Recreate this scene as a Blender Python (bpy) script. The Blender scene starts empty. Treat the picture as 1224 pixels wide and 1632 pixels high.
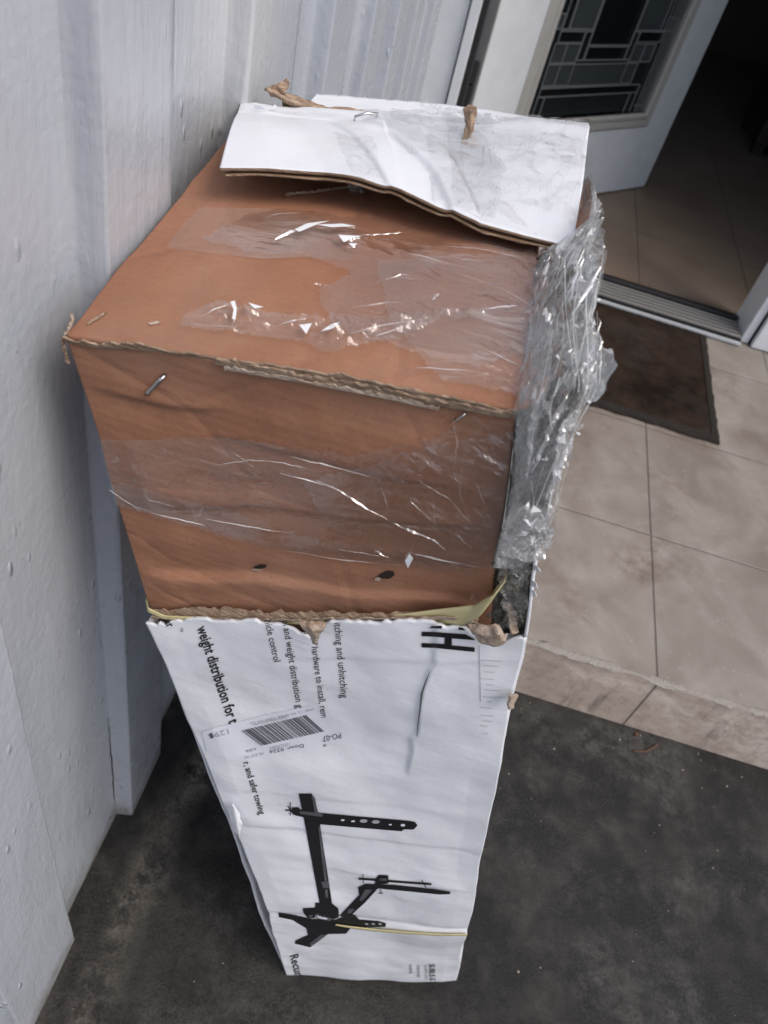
import bpy, bmesh, math, random
import numpy as np
from mathutils import Vector, Matrix
from mathutils.geometry import tessellate_polygon
R = math.radians
rng = np.random.default_rng(7); random.seed(7)
sc = bpy.context.scene
S = 0.70                      # survey units -> metres
# ------------------------------------------------------------------ camera
FPX = 1250.; CX, CY = 612., 816.
aZ = np.array([372., -1214., -1250.]); aZ /= np.linalg.norm(aZ)
aX = np.array([1., .315, 0.]); aX -= aX.dot(aZ)*aZ; aX /= np.linalg.norm(aX)
aY = np.cross(aZ, aX)
M = np.array([aX, aY, aZ])
CAM = np.array([0., 0., 1.6])
cd = bpy.data.cameras.new('camera'); cam = bpy.data.objects.new('camera', cd); sc.collection.objects.link(cam)
cd.sensor_fit = 'VERTICAL'; cd.sensor_height = 24; cd.sensor_width = 18; cd.lens = 24*FPX/1632
cd.clip_start = .02; cd.clip_end = 500
rx, ry, rz = M[:, 0], -M[:, 1], -M[:, 2]
cam.matrix_world = Matrix(((rx[0], ry[0], rz[0], CAM[0]*S), (rx[1], ry[1], rz[1], CAM[1]*S), (rx[2], ry[2], rz[2], CAM[2]*S), (0, 0, 0, 1)))
cd.dof.use_dof = True; cd.dof.focus_distance = .62; cd.dof.aperture_fstop = 7.0
sc.camera = cam
# ------------------------------------------------------------------ light
SUN_EL, SUN_AZ = 56, 114      # azimuth: degrees from +Y towards +X
w = bpy.data.worlds.new("World"); sc.world = w; w.use_nodes = True
nt = w.node_tree; bg = nt.nodes['Background']
sky = nt.nodes.new('ShaderNodeTexSky'); sky.sky_type = 'NISHITA'; sky.sun_disc = False
sky.sun_elevation = R(SUN_EL); sky.sun_rotation = R(SUN_AZ); sky.dust_density = 4.0; sky.air_density = 1.0; sky.ozone_density = 1.0
nt.links.new(sky.outputs[0], bg.inputs[0]); bg.inputs[1].default_value = .15
sl = bpy.data.lights.new('sun', 'SUN'); sl.energy = 1.0; sl.angle = R(30); sl.color = (1, .96, .90)
so = bpy.data.objects.new('sun', sl); sc.collection.objects.link(so)
sd = Vector((math.sin(R(SUN_AZ))*math.cos(R(SUN_EL)), math.cos(R(SUN_AZ))*math.cos(R(SUN_EL)), math.sin(R(SUN_EL))))
so.rotation_euler = sd.to_track_quat('Z', 'Y').to_euler()
sc.view_settings.view_transform = 'Standard'; sc.view_settings.look = 'None'; sc.view_settings.gamma = 1
sc.view_settings.exposure = 0.30
sc.render.engine = 'CYCLES'
sc.cycles.transparent_max_bounces = 24

# ------------------------------------------------------------------ helpers
def px(u, v, ax, val):
    d = M @ np.array([u-CX, v-CY, FPX]); t = (val-CAM[ax])/d[ax]; return CAM+t*d
def proj(P):
    q = (P-CAM) @ M
    return np.stack([CX+FPX*q[..., 0]/q[..., 2], CY+FPX*q[..., 1]/q[..., 2]], -1)
def _h(i, j, k, seed):
    x = np.sin(i*127.1+j*311.7+k*74.7+seed*53.3)*43758.5453
    return x-np.floor(x)
def noise(P, scale=1., seed=0, smooth=True):
    P = np.asarray(P, float)*scale; I = np.floor(P); f = P-I
    if smooth: f = f*f*(3-2*f)
    r = 0
    for a in (0, 1):
        for b in (0, 1):
            for c in (0, 1):
                wgt = (f[..., 0] if a else 1-f[..., 0])*(f[..., 1] if b else 1-f[..., 1])*(f[..., 2] if c else 1-f[..., 2])
                r = r+wgt*_h(I[..., 0]+a, I[..., 1]+b, I[..., 2]+c, seed)
    return r-.5
def noise2(x, y, scale=1., seed=0, smooth=True):
    return noise(np.stack([x, y, np.full_like(x, .37)], -1), scale, seed, smooth)
def fbm(P, scale, seed=0, o=3):
    return sum(noise(P, scale*2**k, seed+k*7)*.5**k for k in range(o))
def warp(P):
    d = np.stack([fbm(P, 9, 1), fbm(P, 9, 11), fbm(P, 9, 21)], -1)*.006
    return P+d
def nrm(v): return v/np.maximum(np.linalg.norm(v, axis=-1, keepdims=True), 1e-9)

def thing(name, label, cat, loc=(0, 0, 0), group=None):
    o = bpy.data.objects.new(name, None); sc.collection.objects.link(o); o.location = loc
    o.empty_display_size = .05; o['label'] = label; o['category'] = cat
    if group: o['group'] = group
    return o
def link(name, me, mat, parent=None, smooth=False):
    o = bpy.data.objects.new(name, me); sc.collection.objects.link(o)
    for m in (mat if isinstance(mat, (list, tuple)) else [mat]): me.materials.append(m)
    if parent is not None:
        o.parent = parent
        r = parent; off = Vector(r.location)
        if r.parent is None: o.location = -off
    if smooth:
        for p in me.polygons: p.use_smooth = True
    return o
def tag(o, label, cat, group=None):
    o['label'] = label; o['category'] = cat
    if group: o['group'] = group
    return o
def struct(o): o['kind'] = 'structure'; return o
def mesh(name, V, F):
    me = bpy.data.meshes.new(name); me.from_pydata([tuple(map(float, v)) for v in V], [], [tuple(map(int, f)) for f in F]); me.update(); return me
def grid_faces(n, m, keep=None, off=0):
    F = []
    for i in range(n-1):
        for j in range(m-1):
            if keep is None or keep[i, j]:
                a = off+i*m+j; F.append((a, a+m, a+m+1, a+1))
    return F
def grid(name, P, mat, parent=None, keep=None, smooth=True, flip=False):
    n, m = P.shape[:2]; F = grid_faces(n, m, keep)
    if flip: F = [f[::-1] for f in F]
    me = mesh(name, P.reshape(-1, 3), F)
    if keep is not None:
        bm = bmesh.new(); bm.from_mesh(me)
        bmesh.ops.delete(bm, geom=[v for v in bm.verts if not v.link_faces], context='VERTS'); bm.to_mesh(me); bm.free()
    return link(name, me, mat, parent, smooth)
def box_geo(lo, hi):
    x0, y0, z0 = lo; x1, y1, z1 = hi
    V = [(x0, y0, z0), (x1, y0, z0), (x1, y1, z0), (x0, y1, z0), (x0, y0, z1), (x1, y0, z1), (x1, y1, z1), (x0, y1, z1)]
    return V, [(0, 3, 2, 1), (4, 5, 6, 7), (0, 1, 5, 4), (1, 2, 6, 5), (2, 3, 7, 6), (3, 0, 4, 7)]
def boxes(name, lst, mat, parent=None, bevel=0, T=None):
    V = []; F = []
    for lo, hi in lst:
        v, f = box_geo(lo, hi); o = len(V); V += v; F += [tuple(i+o for i in q) for q in f]
    if T is not None: V = [T(*v) for v in V]
    ob = link(name, mesh(name, V, F), mat, parent)
    if bevel:
        b = ob.modifiers.new('bevel', 'BEVEL'); b.width = bevel; b.segments = 2; b.limit_method = 'ANGLE'
    return ob
def solid(o, th, off=-1, mo=0, mr=0):
    m = o.modifiers.new('thickness', 'SOLIDIFY'); m.thickness = th; m.offset = off; m.material_offset = mo; m.material_offset_rim = mr; return o
def interp(pts, t):
    """polyline through pts at equal parameters (or (t,..) lists)"""
    pts = np.array(pts, float); k = np.linspace(0, 1, len(pts))
    return np.stack([np.interp(t, k, pts[:, i]) for i in range(pts.shape[1])], -1)
def arcint(pts, t):
    pts = np.array(pts, float); d = np.r_[0, np.cumsum(np.linalg.norm(np.diff(pts, axis=0), axis=1))]; d /= d[-1]
    return np.stack([np.interp(t, d, pts[:, i]) for i in range(pts.shape[1])], -1)
def inpoly(x, y, poly):
    r = np.zeros(x.shape, bool); n = len(poly)
    for i in range(n):
        x1, y1 = poly[i]; x2, y2 = poly[(i+1) % n]
        c = ((y1 > y) != (y2 > y)) & (x < (x2-x1)*(y-y1)/((y2-y1) if y2 != y1 else 1e-9)+x1); r ^= c
    return r
def segdist(x, y, pl):
    d = np.full(x.shape, 1e9)
    for (x1, y1), (x2, y2) in zip(pl[:-1], pl[1:]):
        L = (x2-x1)**2+(y2-y1)**2; t = np.clip(((x-x1)*(x2-x1)+(y-y1)*(y2-y1))/L, 0, 1)
        d = np.minimum(d, np.hypot(x-x1-t*(x2-x1), y-y1-t*(y2-y1)))
    return d
def tube_geo(pts, r, n=6, V=None, F=None):
    V = [] if V is None else V; F = [] if F is None else F
    pts = np.array(pts, float); o = len(V)
    T = nrm(np.gradient(pts, axis=0)); up = np.array([.13, .31, .94])
    for k, (p, t) in enumerate(zip(pts, T)):
        a = np.cross(t, up); a /= np.linalg.norm(a)+1e-9; b = np.cross(t, a); rr = r[k] if hasattr(r, '__len__') else r
        for i in range(n):
            an = 2*math.pi*i/n; V.append(p+rr*(math.cos(an)*a+math.sin(an)*b))
    for k in range(len(pts)-1):
        for i in range(n):
            j = (i+1) % n; F.append((o+k*n+i, o+k*n+j, o+(k+1)*n+j, o+(k+1)*n+i))
    F.append(tuple(o+i for i in range(n))[::-1]); F.append(tuple(o+(len(pts)-1)*n+i for i in range(n)))
    return V, F

# ------------------------------------------------------------------ materials
class NB:
    def __init__(s, name):
        s.m = bpy.data.materials.new(name); s.m.use_nodes = True; s.t = s.m.node_tree; s.t.nodes.clear()
        s.out = s.n('ShaderNodeOutputMaterial'); s.tc = s.n('ShaderNodeTexCoord').outputs['Object']
    def n(s, ty, **k):
        x = s.t.nodes.new(ty)
        for a, b in k.items(): setattr(x, a, b)
        return x
    def l(s, a, b): s.t.links.new(a, b)
    def map(s, scale=(1, 1, 1), rot=(0, 0, 0), vec=None):
        m = s.n('ShaderNodeMapping'); m.inputs['Scale'].default_value = scale; m.inputs['Rotation'].default_value = rot; s.l(vec or s.tc, m.inputs[0]); return m.outputs[0]
    def noise(s, scale, detail=4, rough=.55, vec=None, dist=0):
        x = s.n('ShaderNodeTexNoise'); x.inputs['Scale'].default_value = scale; x.inputs['Detail'].default_value = detail; x.inputs['Roughness'].default_value = rough
        x.inputs['Distortion'].default_value = dist; s.l(vec or s.tc, x.inputs['Vector']); return x.outputs['Fac']
    def vor(s, scale, feature='F1', vec=None):
        x = s.n('ShaderNodeTexVoronoi', feature=feature); x.inputs['Scale'].default_value = scale; s.l(vec or s.tc, x.inputs['Vector']); return x.outputs['Distance']
    def ramp(s, fac, stops, interp='LINEAR'):
        r = s.n('ShaderNodeValToRGB'); e = r.color_ramp.elements; r.color_ramp.interpolation = interp
        while len(e) < len(stops): e.new(.5)
        for q, (p, c) in zip(e, stops): q.position = p; q.color = (*c, 1) if hasattr(c, '__len__') else (c, c, c, 1)
        s.l(fac, r.inputs[0]); return r.outputs[0]
    def math(s, op, a, b=None, c=None):
        x = s.n('ShaderNodeMath', operation=op)
        for i, v in enumerate((a, b, c)):
            if v is None: continue
            if isinstance(v, (int, float)): x.inputs[i].default_value = v
            else: s.l(v, x.inputs[i])
        return x.outputs[0]
    def mix(s, fac, a, b, bt='MIX'):
        x = s.n('ShaderNodeMix', data_type='RGBA', blend_type=bt)
        for i, v in ((0, fac), (6, a), (7, b)):
            if isinstance(v, (int, float)): x.inputs[i].default_value = v if i == 0 else (v, v, v, 1)
            elif isinstance(v, (tuple, list)): x.inputs[i].default_value = (*v, 1)
            else: s.l(v, x.inputs[i])
        return x.outputs[2]
    def bump(s, h, dist, strength=1, normal=None):
        b = s.n('ShaderNodeBump'); b.inputs['Distance'].default_value = dist; b.inputs['Strength'].default_value = strength; s.l(h, b.inputs['Height'])
        if normal: s.l(normal, b.inputs['Normal'])
        return b.outputs[0]
    def pbr(s, col, rough=.5, metal=0, normal=None, spec=.5, coat=0):
        p = s.n('ShaderNodeBsdfPrincipled')
        for nm, v in (('Base Color', col), ('Roughness', rough), ('Metallic', metal), ('Specular IOR Level', spec), ('Coat Weight', coat)):
            if isinstance(v, (int, float)) and nm != 'Base Color': p.inputs[nm].default_value = v
            elif isinstance(v, (tuple, list)): p.inputs[nm].default_value = (*v, 1)
            elif isinstance(v, (int, float)): p.inputs[nm].default_value = (v, v, v, 1)
            else: s.l(v, p.inputs[nm])
        if normal: s.l(normal, p.inputs['Normal'])
        s.l(p.outputs[0], s.out.inputs[0]); return p
def plain(name, col, rough=.5, metal=0, bs=0, bd=0, spec=.5):
    b = NB(name); n = b.bump(b.noise(bs), bd) if bs else None
    c = b.mix(b.noise(14, 4), tuple(x*.86 for x in col), tuple(min(1, x*1.1) for x in col))
    b.pbr(c, rough, metal, n, spec); return b.m

def mat_wall():
    b = NB('painted_siding')
    v = b.map((52, 52, 7)); g = b.noise(1.3, 6, .62, v, .6)
    v2 = b.map((26, 26, 9)); g2 = b.noise(1.2, 4, .55, v2, .8)
    v3 = b.map((9, 9, 2.2)); g3 = b.noise(1, 3, .5, v3)
    drip = b.ramp(b.vor(1, vec=b.map((42, 42, 17))), [(.04, 1), (.2, 0)])
    msk = b.ramp(b.noise(5, 3), [(.5, 0), (.62, 1)])
    gm = b.ramp(b.noise(1, 2, .5, b.map((2.2, 2.2, .8))), [(.42, .12), (.62, 1)])
    peel = b.noise(75, 3, .5)
    h = b.math('ADD', b.math('MULTIPLY', b.math('MULTIPLY', g, gm), .34), b.math('ADD', b.math('MULTIPLY', g2, .22), b.math('MULTIPLY', b.math('MULTIPLY', drip, msk), .6)))
    h = b.math('ADD', h, b.math('ADD', b.math('MULTIPLY', g3, .9), b.math('MULTIPLY', peel, .15)))
    n = b.bump(h, .0042, 1)
    c = b.mix(b.noise(3.5, 4), (.40, .435, .485), (.48, .51, .56))
    c = b.mix(b.ramp(b.noise(1.8, 4, vec=b.map((1, 1, .45))), [(.58, 0), (.78, 1)]), c, (.50, .505, .505))
    sp = b.ramp(b.vor(26), [(.03, 1), (.045, 0)])
    sp = b.math('MULTIPLY', sp, b.ramp(b.noise(7, 1), [(.6, 0), (.62, 1)]))
    c = b.mix(sp, c, (.08, .08, .08))
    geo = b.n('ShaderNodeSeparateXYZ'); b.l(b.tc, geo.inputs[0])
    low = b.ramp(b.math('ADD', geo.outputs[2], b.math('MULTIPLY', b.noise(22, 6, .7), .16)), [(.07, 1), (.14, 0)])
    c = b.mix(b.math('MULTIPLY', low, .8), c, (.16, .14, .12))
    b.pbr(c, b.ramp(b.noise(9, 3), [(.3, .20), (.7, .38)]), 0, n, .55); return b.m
def mat_concrete():
    b = NB('dirty_concrete')
    a = b.noise(4.2, 10, .68, dist=.35); m = b.noise(13, 7, .66, dist=.3); f = b.noise(220, 4, .7)
    c = b.ramp(a, [(.41, (.003, .003, .0034)), (.47, (.0075, .0076, .0078)), (.53, (.026, .0262, .0255)), (.61, (.068, .067, .063))])
    c = b.mix(b.ramp(m, [(.49, 0), (.66, .6)]), c, (.064, .063, .059))
    c = b.mix(b.ramp(b.noise(38, 7, .72), [(.38, .8), (.56, 0)]), c, (.006, .006, .006))
    g = b.n('ShaderNodeSeparateXYZ'); b.l(b.tc, g.inputs[0])
    # dusty streak along the foot of the siding and on the walked part
    st = b.math('ABSOLUTE', b.math('SUBTRACT', b.math('ADD', g.outputs[0], b.math('MULTIPLY', b.noise(6, 4), .10)), -.175))
    st = b.math('MULTIPLY', b.ramp(st, [(.01, 1), (.05, 0)]), b.ramp(b.noise(10, 7, .68), [(.44, 0), (.53, 1)]))
    c = b.mix(b.math('MULTIPLY', st, .85), c, (.19, .175, .15))
    wk = b.ramp(b.math('ADD', b.math('MULTIPLY', g.outputs[1], 1), b.math('MULTIPLY', b.noise(4, 4), .5)), [(.40, 1), (.80, 0)])
    c = b.mix(b.math('MULTIPLY', b.math('MULTIPLY', wk, b.ramp(b.noise(55, 7, .75), [(.40, 0), (.58, 1)])), .6), c, (.085, .070, .058))
    sp = b.math('MULTIPLY', b.ramp(b.vor(120), [(.12, 1), (.2, 0)]), b.ramp(b.noise(60, 1), [(.6, 0), (.66, 1)]))
    c = b.mix(b.math('MULTIPLY', sp, .3), c, (.30, .27, .23))
    c = b.mix(b.math('MULTIPLY', b.ramp(f, [(.45, 0), (.62, 1)]), .20), c, (.09, .088, .084)); c = b.mix(b.math('MULTIPLY', b.ramp(b.noise(160, 4, .7), [(.42, 1), (.52, 0)]), .35), c, (.004, .004, .004)); big = b.noise(2.6, 8, .66, dist=.6); c = b.mix(b.ramp(big, [(.45, .55), (.53, 0)]), c, (.0065, .0066, .0068)); c = b.mix(b.ramp(b.noise(6.5, 8, .7), [(.46, 0), (.66, .42)]), c, (.052, .048, .043))
    n = b.bump(b.math('ADD', b.math('MULTIPLY', f, .5), m), .004, .8)
    b.pbr(c, b.ramp(a, [(.3, .5), (.6, .85)]), 0, n, .35); return b.m
def mat_tile(vert=False, warm=False):
    b = NB('warm_hall_tile' if warm else 'stone_tile_riser' if vert else 'stone_tile')
    g = b.n('ShaderNodeSeparateXYZ'); b.l(b.tc, g.inputs[0])
    def joint(o, s0, per, w):
        q = b.math('DIVIDE', b.math('SUBTRACT', o, s0-per*40), per); fr = b.math('FRACT', q)
        d = b.math('MULTIPLY', b.math('MINIMUM', fr, b.math('SUBTRACT', 1, fr)), per)
        return b.ramp(b.math('ADD', d, b.math('MULTIPLY', b.math('SUBTRACT', b.noise(60, 2), .5), .0012)), [(w*.6, 1), (w*1.3, 0)])
    j = joint(g.outputs[0], .713, .496, .0028)
    if not vert: j = b.math('MAXIMUM', j, joint(g.outputs[1], 1.654, .503, .0024))
    fx = b.math('FLOOR', b.math('DIVIDE', b.math('SUBTRACT', g.outputs[0], .713-.496*40), .496))
    fy = b.math('FLOOR', b.math('DIVIDE', b.math('SUBTRACT', g.outputs[1], 1.654-.503*40), .503))
    tid = b.math('FRACT', b.math('MULTIPLY', b.math('SINE', b.math('ADD', b.math('MULTIPLY', fx, 12.98), b.math('MULTIPLY', fy, 78.2))), 4375.))
    a = b.noise(4.2, 7, .6, dist=.8); m = b.noise(22, 6, .65)
    c = b.ramp(a, [(.32, (.182, .154, .130)), (.5, (.250, .222, .195)), (.66, (.310, .284, .256))])
    c = b.mix(b.ramp(m, [(.4, 0), (.75, .45)]), c, (.20, .165, .14))
    c = b.mix(b.math('MULTIPLY', tid, .16), c, (.20, .19, .175))
    st = b.math('MULTIPLY', b.ramp(b.noise(3.1, 5, .55), [(.54, 0), (.64, 1)]), b.ramp(b.noise(30, 6, .75), [(.42, 0), (.62, 1)]))
    c = b.mix(b.math('MULTIPLY', st, .55), c, (.115, .075, .05))
    sp = b.math('MULTIPLY', b.ramp(b.vor(55), [(.08, 1), (.16, 0)]), b.ramp(b.noise(14, 1), [(.56, 0), (.62, 1)]))
    c = b.mix(b.math('MULTIPLY', sp, .5), c, (.5, .46, .41))
    if vert:
        c = b.mix(b.ramp(b.noise(2.2, 7, .7, b.map((2.2, 1, 2.6), (0, R(18), 0)), .6), [(.50, 0), (.60, .9)]), c, (.66, .62, .56))
        c = b.mix(.6, c, (.66, .54, .45)); c = b.mix(b.ramp(b.noise(30, 6, .75), [(.45, 0), (.62, .5)]), c, (.30, .22, .175))
        st = b.math('MULTIPLY', b.ramp(b.noise(1, 4, .6, b.map((17, 1, 3), (0, R(-28), 0))), [(.60, 0), (.70, 1)]), .6)
        c = b.mix(st, c, (.07, .063, .058))
    if warm: c = b.mix(.6, c, (.25, .17, .11))
    c = b.mix(b.math('MULTIPLY', j, .85), c, (.06, .050, .042))
    n = b.bump(b.math('SUBTRACT', b.math('MULTIPLY', m, .3), j), .002, .8)
    b.pbr(c, b.ramp(a, [(.3, .38), (.7, .55)]), 0, n, .4); return b.m
def mat_kraft(name='kraft_cardboard', base=(.338, .166, .100), dark=(.272, .122, .070)):
    b = NB(name)
    fib = b.noise(1, 5, .6, b.map((18, 60, 240)))
    a = b.noise(5, 5, .6)
    c = b.mix(b.ramp(a, [(.35, 0), (.68, 1)]), base, dark)
    c = b.mix(b.math('MULTIPLY', b.ramp(fib, [(.35, 0), (.7, 1)]), .09), c, tuple(x*.7 for x in base))
    v = b.map((3, 3, 14)); band = b.ramp(b.noise(1.2, 4, .6, v), [(.42, 0), (.62, 1)])
    c = b.mix(b.math('MULTIPLY', band, .07), c, tuple(min(1, x*1.35) for x in base))
    sp = b.math('MULTIPLY', b.ramp(b.vor(140), [(.10, 1), (.16, 0)]), b.ramp(b.noise(33, 1), [(.58, 0), (.62, 1)]))
    c = b.mix(b.math('MULTIPLY', sp, .55), c, (.12, .055, .03))
    scf = b.math('MULTIPLY', b.ramp(b.noise(1.5, 7, .75, b.map((7, 7, 22), (0, R(9), 0))), [(.60, 0), (.68, 1)]), .2)
    c = b.mix(scf, c, tuple(min(1, x*1.45) for x in base))
    h = b.math('ADD', b.math('MULTIPLY', fib, .05), b.math('ADD', b.math('MULTIPLY', b.noise(48, 5, .65), .22), b.math('ADD', b.noise(9, 4, .5), b.math('MULTIPLY', b.ramp(b.vor(5.5, 'DISTANCE_TO_EDGE', b.map((1, 1, 1.6), (.3, .2, .4))), [(0, 0), (.05, 1)]), .16))))
    gg = b.n('ShaderNodeSeparateXYZ'); b.l(b.tc, gg.inputs[0])
    flu = b.math('SINE', b.math('MULTIPLY', b.math('ADD', b.math('ADD', gg.outputs[1], gg.outputs[2]), b.math('MULTIPLY', b.noise(6, 2), .012)), 620.))
    h = b.math('ADD', h, b.math('MULTIPLY', flu, .012))
    c = b.mix(b.math('MULTIPLY', b.ramp(flu, [(.2, 0), (1, 1)]), .07), c, tuple(x*.6 for x in base))
    pit = b.ramp(b.noise(260, 3, .75), [(.36, 1), (.46, 0)]); c = b.mix(b.math('MULTIPLY', pit, .30), c, tuple(x*.55 for x in base))
    dust = b.math('MULTIPLY', b.ramp(b.noise(3.3, 6, .7), [(.50, 0), (.66, 1)]), .28); c = b.mix(dust, c, (.36, .24, .175))
    b.pbr(c, b.ramp(a, [(.3, .58), (.7, .78)]), 0, b.bump(h, .004, .8), .28); return b.m
def mat_white_card():
    b = NB('white_cardboard')
    a = b.noise(4, 5, .6)
    c = b.mix(a, (.70, .73, .79), (.79, .81, .845))
    g = b.math('MULTIPLY', b.ramp(b.noise(1, 5, .7, b.map((16, 5, 130))), [(.58, 0), (.68, 1)]), b.ramp(b.noise(3.2, 3), [(.56, 0), (.66, 1)]))
    c = b.mix(b.math('MULTIPLY', g, .45), c, (.38, .39, .41)); c = b.mix(b.math('MULTIPLY', b.ramp(b.noise(1, 6, .7, b.map((5, 5, 9))), [(.55, 0), (.72, 1)]), .25), c, (.50, .48, .45))
    fl = b.n('ShaderNodeTexWave', wave_type='BANDS', bands_direction='Z'); fl.inputs['Scale'].default_value = 42; fl.inputs['Distortion'].default_value = 1.2; b.l(b.tc, fl.inputs['Vector'])
    h = b.math('ADD', b.math('MULTIPLY', fl.outputs['Fac'], .009), b.math('ADD', b.math('MULTIPLY', b.noise(13, 4, .5), .7), b.math('MULTIPLY', b.noise(1, 3, .5, b.map((3, 3, 11))), .9)))
    b.pbr(c, b.ramp(a, [(.3, .28), (.7, .4)]), 0, b.bump(h, .004, .7), .5); return b.m
def mat_corr(name='torn_corrugated_edge', c0=(.46, .33, .23), c1=(.20, .115, .065)):
    b = NB(name)
    f = b.noise(1, 6, .7, b.map((40, 40, 330))); a = b.noise(60, 4, .7)
    c = b.mix(b.ramp(f, [(.4, 0), (.6, 1)]), c0, c1); c = b.mix(b.math('MULTIPLY', a, .4), c, (.62, .52, .42))
    b.pbr(c, .85, 0, b.bump(b.math('ADD', f, a), .004, 1), .2); return b.m
def mat_film(name, milk=.06, tint=(.86, .88, .88), stretch=(8, 70, 30), rot=(0, 0, 0), refl=1.0, rough=.1, bd=.004, streak=.3):
    b = NB(name)
    st = b.noise(1, 5, .6, b.map(stretch, rot), .6)
    ln = b.ramp(b.noise(.9, 3, .6, b.map(tuple(x*.8 for x in stretch), rot), 1.2), [(.482, 0), (.5, 1), (.518, 0)])
    area = b.ramp(b.noise(9, 3, .5), [(.46, 0), (.60, 1)]); ln = b.math('MULTIPLY', ln, area)
    nn = b.bump(b.math('ADD', st, b.math('MULTIPLY', ln, .2)), bd, 1)
    tr = b.n('ShaderNodeBsdfTransparent'); tr.inputs[0].default_value = (.975, .975, .975, 1)
    gl = b.n('ShaderNodeBsdfGlossy'); gl.inputs['Roughness'].default_value = rough; gl.inputs[0].default_value = (1, 1, 1, 1); b.l(nn, gl.inputs['Normal'])
    lw = b.n('ShaderNodeLayerWeight'); lw.inputs[0].default_value = .5
    fre = b.math('ADD', .05, b.math('MULTIPLY', b.math('POWER', lw.outputs['Facing'], 4.), .8))
    df = b.n('ShaderNodeBsdfDiffuse'); df.inputs[0].default_value = (*tint, 1); b.l(nn, df.inputs['Normal'])
    m1 = b.n('ShaderNodeMixShader'); b.l(tr.outputs[0], m1.inputs[1]); b.l(df.outputs[0], m1.inputs[2])
    mk = b.math('ADD', b.math('MULTIPLY', b.math('ADD', .45, area), milk), b.math('MULTIPLY', ln, streak)); b.l(b.math('MINIMUM', mk, .95), m1.inputs[0])
    m2 = b.n('ShaderNodeMixShader'); b.l(b.math('MINIMUM', b.math('MULTIPLY', fre, refl), .4), m2.inputs[0]); b.l(m1.outputs[0], m2.inputs[1]); b.l(gl.outputs[0], m2.inputs[2])
    b.l(m2.outputs[0], b.out.inputs[0]); return b.m
MW = mat_wall(); MC = mat_concrete(); MT = mat_tile(); MTV = mat_tile(True)
MK = mat_kraft(); MKD = mat_kraft('kraft_inner_liner', (.26, .17, .10), (.17, .10, .055)); MWC = mat_white_card(); MCE = mat_corr(); MCE2 = mat_corr('torn_pale_liner', (.60, .50, .42), (.40, .29, .21))
MINK = plain('black_print', (.012, .012, .014), .4); MINK2 = plain('grey_print', (.10, .10, .115), .4); MINK3 = plain('pale_print', (.36, .38, .41), .4)
MPAINT = plain('white_door_paint', (.72, .75, .78), .34, bs=30, bd=.0006)
MTRIM = plain('warm_trim_paint', (.44, .43, .40), .42, bs=30, bd=.0006)
MSTRAP = plain('yellow_plastic_strap', (.56, .50, .27), .4)
MSTEEL = plain('galvanised_staple', (.55, .55, .56), .3, 1)
MALU = plain('worn_aluminium', (.30, .29, .275), .5, .5, 40, .001)
MRUB = plain('black_rubber', (.012, .012, .013), .6)
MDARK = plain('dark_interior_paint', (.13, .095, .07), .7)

# ------------------------------------------------------------------ ground and porch
gr = link('ground', mesh('ground', [(-80, -80, 0), (80, -80, 0), (80, 80, 0), (-80, 80, 0)], [(0, 1, 2, 3)]), MC); struct(gr)
ZT = .192; YR = 1.157
n, m = 90, 90
P = np.zeros((n, 4, 3)); xs = np.linspace(-.345, 4.2, n)
pt = link('porch_floor', mesh('porch_floor', *(lambda V, F: (V, F))(*box_geo((-.345, YR, .002), (6, 9, ZT)))), [MT, MTV])
for p in pt.data.polygons: p.material_index = 1 if abs(p.normal.y) > .5 else 0
struct(pt)
struct(link('hall_floor', mesh('hall_floor', [(-.18, 3.09, ZT+.004), (2.6, 3.09, ZT+.004), (2.6, 8, ZT+.004), (-.18, 8, ZT+.004)], [(0, 1, 2, 3)]), mat_tile(False, True)))
# broken bead of grout along the nose of the step
a = np.linspace(0, 1, 700); b_ = np.linspace(0, 1, 9)
A, B = np.meshgrid(a, b_, indexing='ij')
X = -.34+A*3.2
wob = noise2(X, X*0, 55, 3)*.006+noise2(X, X*0, 14, 5)*.004
ang = B*math.pi
brk = np.clip(noise2(X, X*0, 24, 8)*2+.9, 0.45, 1)
rad = (.0055+noise2(X, B*4, 60, 9)*.003)*brk
P = np.stack([X, YR+.009-np.cos(ang)*rad*2.0+wob*.5, ZT-.001+np.sin(ang)*rad*.55], -1)
MGR = plain('crumbling_grout', (.31, .285, .255), .9, bs=160, bd=.004)
ob = grid('grout_bead', P, MGR); tag(ob, 'crumbling pale grout line along the nose of the tiled step', 'grout')

# ------------------------------------------------------------------ left siding
boards = [(-.16, .005), (.205, .372), (.592, .742), (.950, 1.165), (1.345, 1.52), (1.70, 1.855), (2.0, 2.15), (2.29, 2.42), (2.66, 2.80)]
def siding_x(y, z):
    x = np.full_like(y, -.334)
    for y0, y1 in boards:
        s = np.clip((y-y0)/.007, 0, 1)*np.clip((y1-y)/.006, 0, 1); s = s*s*(3-2*s); x = x+s*.030
    return x
ys = []
y = -1.8
edges = sorted([e for bd in boards for e in bd])
while y < 2.953:
    near = min(abs(y-e) for e in edges); ys.append(y); y += .0018 if near < .011 else .012
ys = np.array(ys+[2.956]); zs = np.r_[np.linspace(0, .06, 9), np.linspace(.08, 3.6, 110)]
Y, Z = np.meshgrid(ys, zs, indexing='ij')
wv = noise2(Z*3, Y*0+np.round(Y*3), 1.4, 4)*.006
X = siding_x(Y+wv, Z)+noise2(Y*6, Z*1.2, 1.2, 6)*.006+noise2(Y*25, Z*7, 1, 16)*.0015
X = X-np.clip((Y-.78)/.14, 0, 1)*0
P = np.stack([X, Y, Z], -1)
root = thing('siding_wall', 'pale grey painted vertical board siding wall the boxes lean against', 'wall', (-.36, .6, 0))
grid('siding_boards', P, MW, root)
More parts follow.
